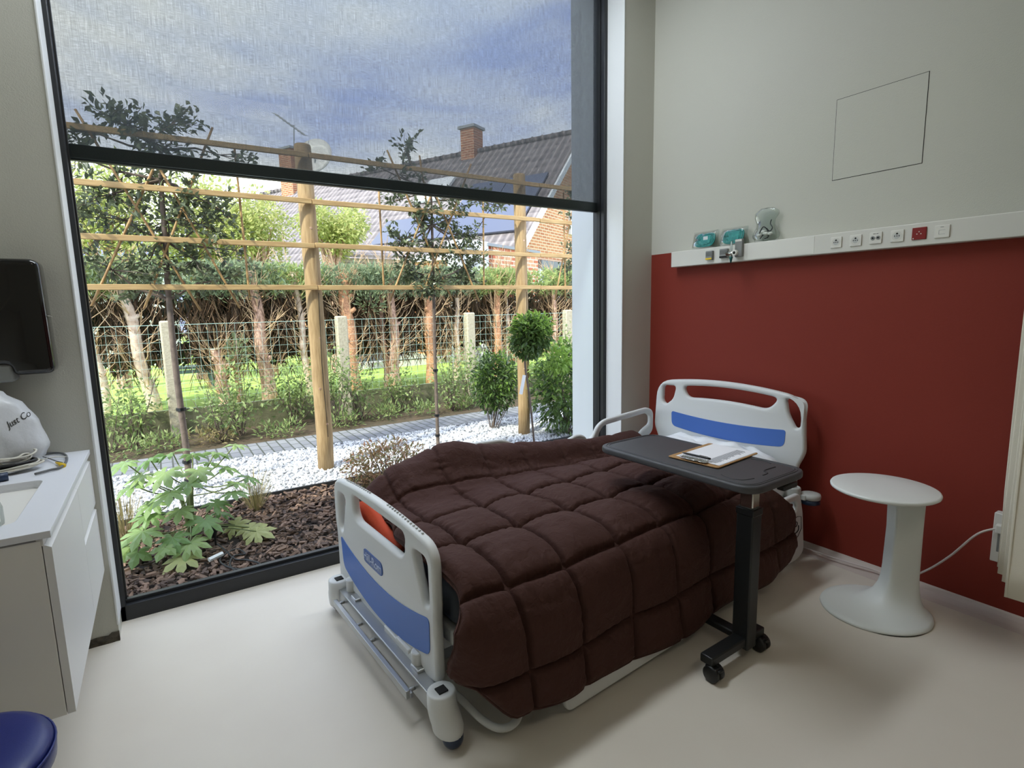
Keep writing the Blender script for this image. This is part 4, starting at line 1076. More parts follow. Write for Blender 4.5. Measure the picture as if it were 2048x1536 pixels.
CANES = [((425, 255), (288, 618)), ((150, 218), (402, 622)), ((310, 330), (183, 612)), ((318, 335), (480, 616)), ((468, 287), (500, 600)),
         ((863, 387), (780, 602)), ((871, 388), (958, 603)), ((942, 328), (841, 600)), ((774, 300), (905, 602)), ((757, 368), (768, 580)), ((966, 398), (968, 580)), ((1127, 385), (1131, 600)), ((1152, 380), (1110, 600)), ((839, 311), (852, 400))]
for a, b_ in CANES:
    q = MB(); pa, pb = on_y(a[0], a[1], TY - .055), on_y(b_[0], b_[1], TY - .055)
    k = 8; q.tube([pa.lerp(pb, i / k) for i in range(k + 1)], [.0085 + (.0015 if i % 2 else 0) for i in range(k + 1)], 7)
    q.build('cane', M['cane'], tre, world=True, smooth=True)

# espaliered trees tied to the trellis
def stem_pts(pix, y, bend=0): return [on_y(px, py, y) for px, py in pix]
def espalier(label, pix, r, regions, L, seed, DENS=1.5):
    random.seed(seed)
    pts = stem_pts(pix, TY - .015); pts[-1].z = min(pts[-1].z, -.02)
    t = thing('espalier_tree', label, 'tree', (pts[-1].x, pts[-1].y, 0))
    q = MB(); q.tube(smooth_path(pts), [r * (.55 + .45 * i / (6 * (len(pts) - 1))) for i in range(6 * (len(pts) - 1) + 1)], 10); q.build('trunk', M['trunk_grey'], t, world=True, smooth=True)
    for p in (pts[-3].lerp(pts[-2], .5), pts[-2].lerp(pts[-1], .3), pts[-2].lerp(pts[-1], .7)):
        q = MB(); q.tube([p + Vector((0, 0, -.012)), p + Vector((0, 0, .012))], r * 1.35, 10); q.build('tie', M['dark'], t, world=True)
    q = MB(); f = MB()
    for (px, py, rx, ry, n) in regions:
        c = on_y(px, py, TY + random.uniform(-.02, .12)); s = c.y / FPX * 1.15
        near = min(pts, key=lambda p: (p - c).length)
        mid = near.lerp(c, .5) + rv(.05)
        q.tube([near, mid, c], [.011, .008, .004], 6)
        for _ in range(max(5, int(n / 12 * DENS))):
            e = c + Vector((random.uniform(-1, 1) * rx * s, random.uniform(-.2, .12), random.uniform(-1, 1) * ry * s)); q.tube([c, c.lerp(e, .6) + rv(.02), e], [.004, .003, .0015], 4, cap=False)
            for _k in range(12):
                p = c.lerp(e, random.uniform(.35, 1.08)) + rv(.035)
                d = (e - c).normalized() * .6 + rv(1); f.leaf(p, d, Vector((0, 0, 1)) + rv(.7), L * random.uniform(.6, 1.2), L * .52 * random.uniform(.8, 1.2))
    q.build('branch', M['trunk_grey'], t, world=True); f.build('foliage', M['holm'], t, world=True)
random.seed(41)
espalier('dark evergreen trained tree with fullest crown on the left half of trellis', [(322, 300), (322, 360), (330, 480), (338, 600), (352, 740), (372, 895), (374, 925)], .027,
         [(250, 250, 42, 34, 110), (300, 280, 50, 32, 120), (340, 250, 40, 26, 90), (220, 235, 22, 18, 40), (180, 262, 26, 22, 50), (150, 310, 30, 30, 50), (225, 390, 60, 34, 110), (285, 380, 46, 40, 100), (380, 400, 50, 34, 100), (250, 440, 60, 36, 120), (335, 440, 56, 36, 120), (400, 450, 52, 36, 110),
          (190, 480, 36, 40, 70), (225, 540, 60, 30, 100), (300, 520, 60, 34, 110), (390, 520, 60, 36, 120), (440, 560, 46, 28, 80), (300, 580, 50, 20, 60), (440, 420, 40, 30, 60), (380, 330, 40, 20, 30), (440, 310, 50, 14, 22), (170, 400, 22, 40, 40), (470, 500, 26, 30, 30)], .066, 51)
espalier('sparser evergreen trained tree between the two trellis posts', [(862, 380), (864, 450), (867, 560), (869, 680), (873, 800), (876, 895)], .019,
         [(812, 298, 20, 26, 34), (758, 335, 18, 10, 12), (800, 350, 34, 16, 18), (845, 420, 30, 26, 40), (800, 400, 34, 22, 26), (905, 400, 40, 22, 46), (955, 400, 44, 22, 50), (1000, 415, 18, 16, 16), (835, 440, 28, 24, 44), (895, 440, 32, 24, 44), (930, 470, 32, 24, 50), (800, 480, 32, 20, 40), (850, 490, 34, 22, 50), (905, 500, 40, 26, 60),
          (820, 540, 34, 26, 70), (870, 560, 40, 26, 70), (920, 555, 40, 30, 80), (790, 500, 26, 14, 26), (840, 575, 40, 16, 44), (950, 520, 24, 24, 30)], .060, 52, 3.4)
espalier('small-leaved trained tree cut off by the right window jamb', [(1172, 370), (1174, 480), (1176, 600), (1180, 760), (1184, 880)], .02,
         [(1150, 380, 16, 18, 40), (1150, 440, 22, 22, 50), (1145, 500, 26, 22, 50), (1140, 540, 30, 22, 56), (1155, 580, 20, 16, 36)], .06, 53, 2.4)

# ------------------------------------------------------------------ PLANTS IN THE BED BY THE WINDOW
def palm_leaf(mb, c, fwd, nrm, size, lobes=8, droop=.25):
    fwd = (fwd - nrm * fwd.dot(nrm)).normalized(); sd = fwd.cross(nrm).normalized(); nrm = nrm.normalized()
    vs = [tuple(c)]; n = lobes; fs = []
    ang0, ang1 = -2.35, 2.35; ring = []
    for i in range(n):
        a = ang0 + (ang1 - ang0) * i / (n - 1); ln = size * (.62 + .38 * math.cos(a * .55)) * random.uniform(.92, 1.05)
        def pt(ang, r, lift): return tuple(c + (fwd * math.cos(ang) + sd * math.sin(ang)) * r + nrm * lift)
        da = (ang1 - ang0) / (n - 1) / 2
        ring.append((pt(a - da, ln * .40, -.03 * size), pt(a - da * .74, ln * .70, -.02 * size - droop * size * .3), pt(a, ln, -droop * size * .9), pt(a + da * .74, ln * .70, -.02 * size - droop * size * .3), pt(a, ln * .55, .03 * size - droop * size * .12)))
    last = pt(ang1 + da, size * .25, 0)
    for i, (b0, l1, tip, r1, midp) in enumerate(ring):
        nb = ring[i + 1][0] if i + 1 < n else last
        b = len(vs); vs += [b0, l1, tip, r1, nb, midp]
        fs += [(0, b, b + 5), (b, b + 1, b + 5), (b + 1, b + 2, b + 5), (b + 2, b + 3, b + 5), (b + 3, b + 4, b + 5), (b + 4, 0, b + 5)]
    mb.add(vs, fs)
random.seed(61)
FY = 3.92
fb_ = on_z(385, 1078, GZ); FY = fb_.y
ft = thing('aralia_plant', 'large-leaved green aralia shrub in the mulch bed at the window', 'plant', (fb_.x, FY, GZ))
st, lf, ly = MB(), MB(), MB()
LV = [(250, 925, -.1), (300, 918, .1), (345, 905, .2), (385, 908, .0), (430, 905, .1), (470, 890, .2), (330, 945, -.2), (285, 950, -.1), (395, 940, -.15), (450, 935, .1), (375, 965, -.2), (265, 970, -.1), (470, 965, 0), (495, 955, .15), (465, 985, -.1), (420, 925, .2), (340, 985, -.25), (305, 1005, -.15), (430, 1005, -.1), (300, 1030, -.2), (360, 1020, -.25), (410, 1040, -.3), (440, 1025, 0), (285, 1062, -.3), (345, 1075, -.35), (380, 1085, -.4)]
crownc = Vector((fb_.x, FY, .12))
tops = [Vector((fb_.x + dx, FY + dy, hh)) for dx, dy, hh in ((-.05, .02, .30), (.03, -.02, .36), (.0, .04, .26))]
for tpt in tops: st.tube([Vector((fb_.x, FY, GZ - .02)), tpt.lerp(crownc, .4), tpt], [.016, .013, .01], 8)
for px, py, dy in LV:
    p = on_y(px, py, FY + dy); tp_ = min(tops, key=lambda q: (q - p).length)
    if p.z < .25: tp_ = Vector((fb_.x, FY, .06 + .1 * random.random()))
    out_ = Vector((p.x - tp_.x, p.y - tp_.y, 0)); out_ = out_.normalized() if out_.length > .01 else Vector((0, -1, 0))
    st.tube(smooth_path([tp_, tp_.lerp(p, .5) + Vector((0, 0, -.03)), p], 4), .0042, 6)
    nr = (Vector((0, 0, 1)) + out_ * .35 + rv(.22)).normalized()
    palm_leaf(lf, p, out_ + rv(.2), nr, random.uniform(.10, .15), 7 + random.randrange(2))
for px, py, dy in ((470, 1050, -.1), (500, 1070, -.2), (515, 1090, -.3), (365, 1115, -.45)):
    p = on_y(px, py, FY + dy); p.z = max(p.z, .05)
    st.tube(smooth_path([Vector((fb_.x, FY, .02)), Vector((fb_.x, FY, .02)).lerp(p, .5) + Vector((0, 0, .03)), p], 4), .004, 6)
    palm_leaf(ly, p, Vector((p.x - fb_.x, p.y - FY, 0)) + rv(.1), (Vector((-.1, -.4, 1)) + rv(.2)).normalized(), random.uniform(.10, .135), 7)
for px, py, dy in ((255, 1090, -.25), (240, 1100, -.3), (275, 1105, -.35), (330, 1095, -.4)):
    p = on_y(px, py, FY + dy); p.z = max(p.z, .05)
    st.tube(smooth_path([Vector((fb_.x, FY, .02)), Vector((fb_.x, FY, .02)).lerp(p, .5) + Vector((0, 0, .03)), p], 4), .004, 6)
    palm_leaf(lf, p, Vector((p.x - fb_.x, p.y - FY, 0)) + rv(.1), (Vector((0, -.5, 1)) + rv(.2)).normalized(), random.uniform(.09, .12), 5)
st.build('stem', M['stem_g'], ft, world=True, smooth=True); lf.build('foliage', M['fatsia'], ft, world=True); tag(ly.build('foliage', M['fatsia_y'], ft, world=True), 'yellowing lower leaves')

def grass_tuft(px, py, label, hgt, n, spread):
    c = on_z(px, py, GZ); t = thing('grass_tuft', label, 'ornamental grass', (c.x, c.y, GZ)); q = MB()
    for _ in range(n):
        a = random.uniform(0, 2 * PI); s = random.uniform(.1, 1) * spread; h_ = hgt * random.uniform(.5, 1)
        p0 = c + Vector((math.cos(a) * .03, math.sin(a) * .03, 0)); p2 = c + Vector((math.cos(a) * s, math.sin(a) * s, h_)); p1 = p0.lerp(p2, .5) + Vector((0, 0, h_ * .16))
        w = .0013; sd_ = Vector((-math.sin(a), math.cos(a), 0)) * w
        q.add([tuple(p0 - sd_), tuple(p0 + sd_), tuple(p1 + sd_), tuple(p1 - sd_), tuple(p2)], [(0, 1, 2, 3), (3, 2, 4)])
    q.build('blade', M['drygrass'], t, world=True)
grass_tuft(255, 1085, 'dry straw-coloured grass tuft hard against the window beside the aralia', .44, 150, .32)
grass_tuft(512, 1020, 'dry grass tuft at the stone edge right of the aralia', .36, 160, .34)
grass_tuft(1005, 910, 'thin dry grass tuft among the stones near the standard tree', .2, 90, .14)

def shrub(name, label, base, cen, rad, n, L, mats, seed, stems=9, asp=.42, group=None, cat='shrub', shell=.45):
    random.seed(seed)
    t = thing(name, label, cat, base, 0, group); q = MB()
    b_ = Vector(base); c = Vector(cen)
    for _ in range(stems):
        e = c + Vector((random.uniform(-.8, .8) * rad[0], random.uniform(-.8, .8) * rad[1], random.uniform(-.5, .9) * rad[2]))
        q.tube([b_ + Vector((random.uniform(-.03, .03), random.uniform(-.03, .03), -.02)), b_.lerp(e, .5) + rv(.03), e], [.006, .005, .0025], 5)
    q.build('stem', M['trunk_grey'], t, world=True)
    for mm, k in mats:
        f = MB(); up = mm in ('laurel_y',)
        foliage(f, (c.x, c.y, c.z + (rad[2] * .25 if up else 0)), (rad[0], rad[1], rad[2] * (.8 if up else 1)), int(n * k), L, asp, shell)
        f.build('foliage', M[mm], t, world=True)
    return t
b1 = on_z(745, 1010, GZ); c = on_y(775, 945, 4.22)
shrub('heavenly_bamboo', 'small shrub with red-tinged leaves in the mulch bed behind bed', (c.x, 4.22, GZ), (c.x, 4.22, .18), (.38, .22, .2), 1900, .05, (('redleaf', 1),), 71, 16, .3)
b1 = on_z(985, 858, GZ); c = on_y(992, 765, b1.y)
shrub('laurel_shrub', 'rounded laurel shrub standing before the second trellis post', (b1.x, b1.y, GZ), (c.x, b1.y, c.z), (.30, .28, .36), 1500, .085, (('laurel', 1), ('laurel_y', .25)), 72, 12, .36)
c = on_y(1135, 780, 4.75)
shrub('laurel_shrub', 'large dark laurel shrub filling the corner by right window jamb', (c.x, 4.75, GZ), (c.x + .05, 4.75, .52), (.52, .36, .56), 2600, .085, (('laurel', 1), ('laurel_y', .4)), 73, 14, .36)
# standard tree with ball crown
b1 = on_z(1070, 898, GZ); ty = b1.y; c = on_y(1060, 672, ty); random.seed(74)
t = thing('standard_tree', 'small ball-headed standard tree with white tag on its slim stem', 'tree', (b1.x, ty, GZ))
q = MB(); q.tube(smooth_path([b1 + Vector((0, 0, -.03)), on_y(1060, 800, ty), on_y(1050, 725, ty), on_y(1058, 680, ty)]), .0105, 8); q.build('trunk', M['trunk_grey'], t, world=True, smooth=True)
f = MB(); foliage(f, (c.x, ty, c.z - .01), (.21, .2, .21), 1500, .075, .4, .3); f.build('foliage', M['laurel'], t, world=True)
f = MB(); foliage(f, (c.x + .02, ty, c.z + .10), (.21, .2, .13), 420, .075, .4, .6); c2 = on_y(1120, 720, ty); foliage(f, (c2.x, ty, c2.z), (.14, .14, .16), 240, .08, .4, .3); f.build('foliage', M['laurel_y'], t, world=True)
q = MB(); a = on_y(1045, 750, ty - .02); e_ = on_y(1050, 788, ty - .02); q.box(a.x - .022, a.x + .018, ty - .022, ty - .0205, e_.z, a.z, Matrix.Rotation(R(14), 3, 'Y')); q.build('plant_tag', M['tag'], t, world=True)
# garden spot light and its cable in the mulch
a = on_z(432, 1095, GZ); random.seed(75)
t = thing('garden_spotlight', 'small dark garden spotlight on a spike under aralia leaves', 'spotlight', (a.x, a.y, GZ))
q = MB(); q.tube([(a.x, a.y, GZ), (a.x, a.y, .06)], .006, 8); q.build('spike', M['dark'], t, world=True)
q = MB(); q.tube([(a.x - .01, a.y + .01, .05), (a.x + .0, a.y, .13), (a.x + .0, a.y, .135)], [.02, .026, .022], 16); q.build('lamp_head', M['frame'], t, world=True, smooth=True)
t = thing('cable', 'dark garden cable looped loosely on the bark mulch', 'cable', (a.x, a.y, GZ))
q = MB(); q.tube(smooth_path([on_z(px, py, GZ + .03) for px, py in ((435, 1088), (450, 1100), (470, 1118), (495, 1120), (520, 1128), (510, 1145), (480, 1146), (460, 1130), (468, 1112), (490, 1108), (475, 1098), (450, 1108), (440, 1122), (460, 1135), (500, 1140), (530, 1132))]), .0055, 7); q.build('cord', M['dark'], t, world=True, smooth=True)
t = thing('cable_connector', 'pale rectangular cable connector lying on the bark mulch', 'connector', tuple(on_z(432, 1113, GZ + .03)))
q = MB(); pa, pb = on_z(418, 1120, GZ + .04), on_z(445, 1107, GZ + .045); q.tube([pa, pb], .014, 6); q.build('housing', M['tag'], t, world=True)

# ------------------------------------------------------------------ BOUNDARY FENCE
FNY = 7.60
fn = thing('boundary_fence', 'green wire mesh fence on concrete posts with low concrete base panels', 'fence', (3, FNY, 0))
for px in (332, 681, 938, 1134, -120):
    p = on_y(px, 640, FNY); q = MB()
    q.box(p.x - .075, p.x + .075, FNY - .07, FNY + .05, -.1, 1.36); q.build('post', M['concrete'], fn, world=True, bevel=.02)
x = -4.3
while x < 10:
    q = MB(); q.box(x, x + 2.0, FNY - .02, FNY + .02, -.1, .30); q.build('base_panel', M['concrete_d'], fn, world=True, bevel=.006); x += 2.02
q = MB()
for k in range(11): q.box(-4.3, 10, FNY - .06, FNY - .0575, .31 + k * .1 - .0013 - (.001 if k == 10 else 0), .31 + k * .1 + .0013 + (.002 if k == 10 else 0))
for k in range(143): q.box(-4.3 + k * .1, -4.3 + k * .1 + .0022, FNY - .0575, FNY - .0553, .31, 1.31)
q.build('wire_mesh', M['wire'], fn, world=True)

# ------------------------------------------------------------------ CONIFER HEDGE: bare trunks, dry twigs, clipped green tops
HY = 8.35
def hedge_tree(label, px, r, lean, bm_, seed, twigs=22, cut=None, leafc=1.0, ymat='conifer', dy=0):
    random.seed(seed); y = HY + dy
    base = on_y(px, 800, y); x = base.x
    t = thing('conifer_hedge_tree', label, 'conifer', (x, y, .15), 0)
    q = MB(); top = cut or 2.0; k = 9
    pts = [Vector((x + lean * i / k + .02 * math.sin(i * 1.3 + px), y + .02 * math.sin(i), .1 + (top - .1) * i / k)) for i in range(k + 1)]
    q.tube(pts, [r * (1.22 - .07 * i if i < 3 else 1.05 - .035 * i) for i in range(k + 1)], 12)
    for _ in range(3):
        i = random.randrange(2, 8); d = Vector((random.choice((-1, 1)) * .8, random.uniform(-.8, .2), .7)); q.tube([pts[i], pts[i] + d * r * 1.3], [r * .4, r * .3], 8)
    q.build('trunk', M[bm_], t, world=True, smooth=True)
    if cut:
        q = MB(); q.tube([pts[-1] + Vector((0, 0, -.004)), pts[-1] + Vector((0, 0, .004))], r * .78, 14); q.build('cut_face', M['cut'], t, world=True)
    q = MB()
    for _ in range(twigs):
        i = random.uniform(1.2, k); b_ = pts[int(min(i, k - 1))].lerp(pts[int(min(i, k - 1)) + 1], i % 1)
        a = random.uniform(0, 2 * PI); ln = random.uniform(.25, .65); d = Vector((math.cos(a) * .55, math.sin(a) * .5 - .15, random.uniform(.5, 1.1))).normalized()
        e = b_ + d * ln; m_ = b_.lerp(e, .5) + Vector((math.cos(a) * .05, math.sin(a) * .05, -.03))
        q.tube([b_, m_, e], [.007, .005, .002], 4, cap=False)
        for _k in range(4):
            s_ = m_.lerp(e, random.random()); q.tube([s_, s_ + (d + rv(.5)) * random.uniform(.08, .2)], [.004, .0015], 4, cap=False)
    q.build('dry_twig', M['twig'], t, world=True)
    # clipped green top, dry brown interior
    f = MB()
    for _ in range(int(520 * leafc)):
        p = Vector((x + lean + random.uniform(-.42, .42), y + random.uniform(-.28, .35), 1.62 + .46 * random.random() ** .7 - .0 * px))
        if p.y < y - .1 and p.z < 1.75 and random.random() < .5: continue
        d = Vector((random.uniform(-.6, .6), random.uniform(-.9, .3), random.uniform(-.1, 1.1))); f.leaf(p, d, rv(1), random.uniform(.06, .13), .026, .1)
        for _k in range(3): f.leaf(p + rv(.04), d + rv(.6), rv(1), random.uniform(.04, .09), .02, .1)
    f.build('foliage', M[ymat], t, world=True)
    f = MB()
    for _ in range(950):
        p = Vector((x + random.uniform(-.42, .42), y + random.uniform(-.05, .55), .60 + 1.15 * random.random() ** .7)); f.leaf(p, Vector((random.uniform(-.45, .45), random.uniform(-.4, .2), random.choice((1, -1)) * random.uniform(.5, 1))), rv(1), random.uniform(.12, .34), .014, .1)
    tag(f.build('foliage', M['dry'], t, world=True), 'dry brown inner growth'); 
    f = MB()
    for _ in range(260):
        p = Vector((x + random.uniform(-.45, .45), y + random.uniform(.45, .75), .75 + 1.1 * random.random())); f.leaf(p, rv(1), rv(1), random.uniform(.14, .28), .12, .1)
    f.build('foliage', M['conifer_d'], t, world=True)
    return t
HT = [('thin pale bare trunk nearest the left window jamb in the hedge', 218, .042, -.16, 'bark_pale', None, 'conifer_y', 0),
      ('leaning pale trunk just left of the leftmost concrete post', 308, .075, -.22, 'bark_pale', None, 'conifer', 0),
      ('short thick trunk sawn off flat between dense twigs', 452, .085, -.05, 'bark', .95, 'conifer', -.02),
      ('thin dark trunk standing behind the sawn flat stump', 478, .04, .05, 'bark', None, 'conifer_d', .25),
      ('stout two-pronged trunk with stub left of the left timber post', 540, .088, -.10, 'bark', None, 'conifer', -.03),
      ('slim pale trunk half hidden by the left timber post', 622, .05, -.10, 'bark_pale', None, 'conifer_y', .05),
      ('thick orange-barked trunk right of the left timber post', 712, .10, -.08, 'bark_orange', None, 'conifer', -.06),
      ('slender red-brown trunk behind the blue-green hanging spray', 778, .045, -.08, 'bark', None, 'conifer', .1),
      ('rough grey-pink trunk in the middle between two posts', 794, .078, .0, 'bark', None, 'conifer', 0),
      ('orange-barked trunk behind the slim espalier stem', 866, .082, -.03, 'bark_orange', None, 'conifer', 0),
      ('pale snapped trunk beside the third concrete post', 915, .05, .06, 'bark_pale', 1.6, 'conifer', .05),
      ('mossy pale trunk behind the ball-headed standard tree', 997, .075, .02, 'bark_orange', None, 'conifer_y', 0),
      ('thin twin trunk right of the mossy pale trunk', 1014, .045, .06, 'bark_pale', None, 'conifer_y', .1),
      ('slim trunk among reddish twigs right of the second timber post', 1108, .055, .05, 'bark', None, 'conifer_y', 0),
      ('last bare trunk showing before the right window jamb', 1152, .065, .05, 'bark', None, 'conifer', .05)]
for i, (lab, px, r, ln, bm_, cut, ym, dy) in enumerate(HT): hedge_tree(lab, px, r, ln, bm_, 100 + i, 52, cut, 1.0, ym, dy)
# hanging blue-green sprays between the trunks
random.seed(140)
for lab, px, py, rx, rz in (('blue-green conifer spray hanging right of the orange-barked trunk', 742, 600, .22, .24), ('small blue-green conifer spray growing low by sawn stump', 475, 700, .13, .22)):
    c = on_y(px, py, HY - .15); t = thing('conifer_spray', lab, 'conifer branch', (c.x, HY, c.z)); q = MB(); f = MB()
    q.tube([(c.x, HY + .05, c.z - rz * 1.1), (c.x, HY - .1, c.z), (c.x, HY - .15, c.z + rz)], [.012, .008, .003], 6); q.build('stem', M['bark'], t, world=True)
    for _ in range(420):
        d = rv(1)
        if d.length > 1: continue
        p = c + Vector((d.x * rx, d.y * .16, d.z * rz)); f.leaf(p, d + Vector((0, -.4, .6)), rv(1), random.uniform(.05, .11), .028, .1)
    f.build('foliage', M['conifer'], t, world=True)

# leafy shrubs growing up the fence
US = [('pale green shrub at the left window jamb before the fence', 210, .52, 300), ('twiggy shrub left of the leftmost concrete post', 262, .68, 330), ('leafy shrub right of the grey espalier stem before the fence', 440, .56, 330), ('tall leggy shrub in front of the sawn stump', 478, .75, 330), ('bushy shrub left of the left timber post before the fence', 585, .72, 520),
      ('dense shrub just right of the left timber post', 672, .84, 520), ('slender shrub before the second concrete post', 720, .66, 330), ('low spreading shrub left of the slim espalier stem', 800, .5, 380), ('leggy shrub right of the slim espalier stem', 905, .66, 420), ('airy shrub before the third concrete post', 945, .78, 420), ('pale shrub behind the ball-headed standard tree', 1040, .7, 360), ('light green shrub by the fourth concrete post', 1140, .95, 420)]
for i, (lab, px, hh, n) in enumerate(US):
    yy = 7.1 + .25 * math.sin(i * 2.1); c = on_y(px, 800, yy)
    shrub('fence_shrub', lab, (c.x, yy, GZ), (c.x, yy, hh * .62), (.34, .22, hh * .6), n, .062, (('under', 1),), 200 + i, 13, .55, None, 'shrub', .2)
# low ground plants along the far side of the path
random.seed(230)
for i, (lab, px, yy, n) in enumerate((('low weedy clump at the path edge near the left jamb', 265, 6.75, 150), ('low weedy clump below the low concrete panel', 330, 6.9, 170), ('straw-coloured grass clump beside the grey espalier stem', 420, 6.8, 170), ('low green clump left of the left timber post at path edge', 560, 6.7, 200), ('low green clump right of the left timber post at path edge', 690, 6.75, 170), ('bluish low clump beyond the path under the fence', 780, 6.9, 200), ('low clump beyond the path beside the slim espalier stem', 850, 6.8, 170), ('upright green clump beyond the path right of the slim stem', 925, 6.9, 260))):
    c = on_y(px, 850, yy); t = thing('ground_plant', lab, 'plant', (c.x, yy, GZ)); f = MB()
    foliage(f, (c.x, yy, .07), (.28, .16, .13), n, .07, .3, .3, -.6); f.build('foliage', M['drygrass' if i == 2 else 'under'], t, world=True)

# ------------------------------------------------------------------ BEYOND THE HEDGE
gb = thing('garden_bench', 'weathered dark garden bench on the lawn behind the hedge', 'bench', (1.2, 10.6, .16))
a, b_ = on_y(345, 760, 10.6), on_y(432, 760, 10.6)
q = MB(); q.box(a.x, b_.x, 10.4, 10.8, .52, .56); q.box(a.x, b_.x, 10.4, 10.43, .45, .51); q.build('seat', M['bench'], gb, world=True)
for xx in (a.x + .05, b_.x - .1):
    for yy in (10.42, 10.75): q = MB(); q.box(xx, xx + .06, yy, yy + .05, .16, .53); q.build('leg', M['bench'], gb, world=True)
gw = thing('garden_wall', 'low whitewashed garden wall with a stepped gable behind the hedge', 'garden wall', (5, 12, .16))
a, b_ = on_y(690, 740, 11.5), on_y(980, 740, 11.5); c0, c1 = on_y(802, 740, 11.5), on_y(846, 740, 11.5); zt = on_y(700, 728, 11.5).z; zp = on_y(820, 703, 11.5).z
q = MB(); q.box(a.x, b_.x, 11.5, 11.7, .1, zt)
cxm = (c0.x + c1.x) / 2
q.loft([[(c0.x - .2, yy, .1), (c1.x + .2, yy, .1), (c1.x + .2, yy, zt + .05), (c1.x - .1, yy, zt + .12), (cxm + .08, yy, zp), (cxm - .08, yy, zp), (c0.x + .1, yy, zt + .12), (c0.x - .2, yy, zt + .05)] for yy in (11.42, 11.6)])
q.build('wall_body', M['stonewall'], gw, world=True)
q = MB()
for k in range(4): q.box(c0.x - .2, c1.x + .2, 11.415, 11.425, .3 + k * .16, .315 + k * .16)
q.build('board_line', M['hole'], gw, world=True)

def leafy_tree(label, px, y, zc, rx, rz, n, seed, lobes=7, L=.095, mm='bright'):
    random.seed(seed); c = on_y(px, 450, y); t = thing('garden_tree', label, 'tree', (c.x, y, .16)); q = MB()
    q.tube([(c.x, y, .1), (c.x + .05, y, zc * .5), (c.x, y, zc)], [.12, .09, .05], 10)
    f = MB()
    for k in range(lobes):
        o = Vector((random.uniform(-.6, .6) * rx, random.uniform(-.5, .5), random.uniform(-.55, .6) * rz)); cc = Vector((c.x, y, zc)) + o
        q.tube([(c.x, y, zc * .6), tuple(Vector((c.x, y, zc * .8)).lerp(cc, .6)), tuple(cc)], [.04, .025, .01], 6)
        foliage(f, tuple(cc), (rx * .52, .6, rz * .48), int(n * 1.7) // lobes, L, .5, .45, .1)
    q.build('trunk', M['bark'], t, world=True); f.build('foliage', M[mm], t, world=True)
leafy_tree('bright green leafy tree beyond the hedge at the left jamb', 210, 11.6, 3.0, 1.0, 1.15, 3600, 301, 9)
leafy_tree('sunlit yellow-green tree beyond the hedge behind dark espalier crown', 375, 12.2, 2.9, 1.1, 1.05, 3600, 302, 9)
leafy_tree('light green tree beyond the hedge left of the left timber post', 520, 11.8, 2.85, .85, 1.0, 3000, 303, 8)
leafy_tree('sunlit round tree beyond the hedge right of the left timber post', 655, 11.0, 2.75, .62, .75, 2600, 304, 7)

# ------------------------------------------------------------------ NEIGHBOUR HOUSE
Dd = Vector((-.437, .900, 0)).normalized(); Nd = Vector((Dd.y, -Dd.x, 0))          # ridge runs along Dd, gable faces -Dd
E0 = Vector((7.418, 10.988, 2.8)); HW, RH = 3.765, 3.589; LN = 15.0
HRZ = math.atan2(Nd.y, Nd.x)                                                        # house local: x = Nd (right), y = Dd (away)
hs = thing('brick_house', 'orange brick house with dark tiled roof and solar panels beyond the hedge', 'house', (E0.x, E0.y, .1), HRZ)
HI = root_inv(hs); HZ = .1
def hl(p): return HI @ Vector(p)
EZ, RZ = 2.8 - HZ, 2.8 + RH - HZ
q = MB(); q.loft([[(.16, y, 0), (2 * HW - .16, y, 0), (2 * HW - .16, y, EZ), (HW, y, RZ - .15), (.16, y, EZ)] for y in (.12, .3)])
hb_ = q.build('gable_wall', brickmat('gable_brick', (200, 140, 96), (176, 112, 76), (216, 194, 160), 1, .23, .075, .012, coord='XZ'), hs)
q = MB(); q.box(.16, .34, .3, LN, 0, EZ); q.box(2 * HW - .34, 2 * HW - .16, .3, LN, 0, EZ); q.build('side_wall', M['brick'], hs)
# roof slopes with pan-tile relief
tm, nt, b, out = nodes('pan_tiles'); N, L = nt.nodes, nt.links
tc = N.new('ShaderNodeTexCoord'); w1 = N.new('ShaderNodeTexWave'); w1.wave_type = 'BANDS'; w1.bands_direction = 'Y'; w1.inputs['Scale'].default_value = 1.35; w1.inputs['Distortion'].default_value = 0
w2 = N.new('ShaderNodeTexWave'); w2.wave_type = 'BANDS'; w2.bands_direction = 'X'; w2.wave_profile = 'SAW'; w2.inputs['Scale'].default_value = 1.2
L.new(tc.outputs['Object'], w1.inputs['Vector']); L.new(tc.outputs['Object'], w2.inputs['Vector'])
ad = N.new('ShaderNodeMath'); ad.operation = 'ADD'; L.new(w1.outputs['Fac'], ad.inputs[0]); L.new(w2.outputs['Fac'], ad.inputs[1])
bp = N.new('ShaderNodeBump'); bp.inputs['Strength'].default_value = 1; bp.inputs['Distance'].default_value = .05; L.new(ad.outputs[0], bp.inputs['Height']); L.new(bp.outputs['Normal'], b.inputs['Normal'])
t1 = N.new('ShaderNodeTexNoise'); t1.inputs['Scale'].default_value = 3; L.new(tc.outputs['Object'], t1.inputs['Vector'])
mx = N.new('ShaderNodeMix'); mx.data_type = 'RGBA'; mx.inputs['A'].default_value = srgb((66, 60, 62)); mx.inputs['B'].default_value = srgb((150, 140, 138)); hf = N.new('ShaderNodeMath'); hf.operation = 'MULTIPLY_ADD'; hf.inputs[1].default_value = .42; L.new(ad.outputs[0], hf.inputs[0]); L.new(t1.outputs['Fac'], hf.inputs[2]); mx.clamp_factor = True
h2 = N.new('ShaderNodeMath'); h2.operation = 'SUBTRACT'; h2.inputs[1].default_value = .3; L.new(hf.outputs[0], h2.inputs[0]); L.new(h2.outputs[0], mx.inputs['Factor']); L.new(mx.outputs['Result'], b.inputs['Base Color']); b.inputs['Roughness'].default_value = .7
M['tiles'] = tm
q = MB()
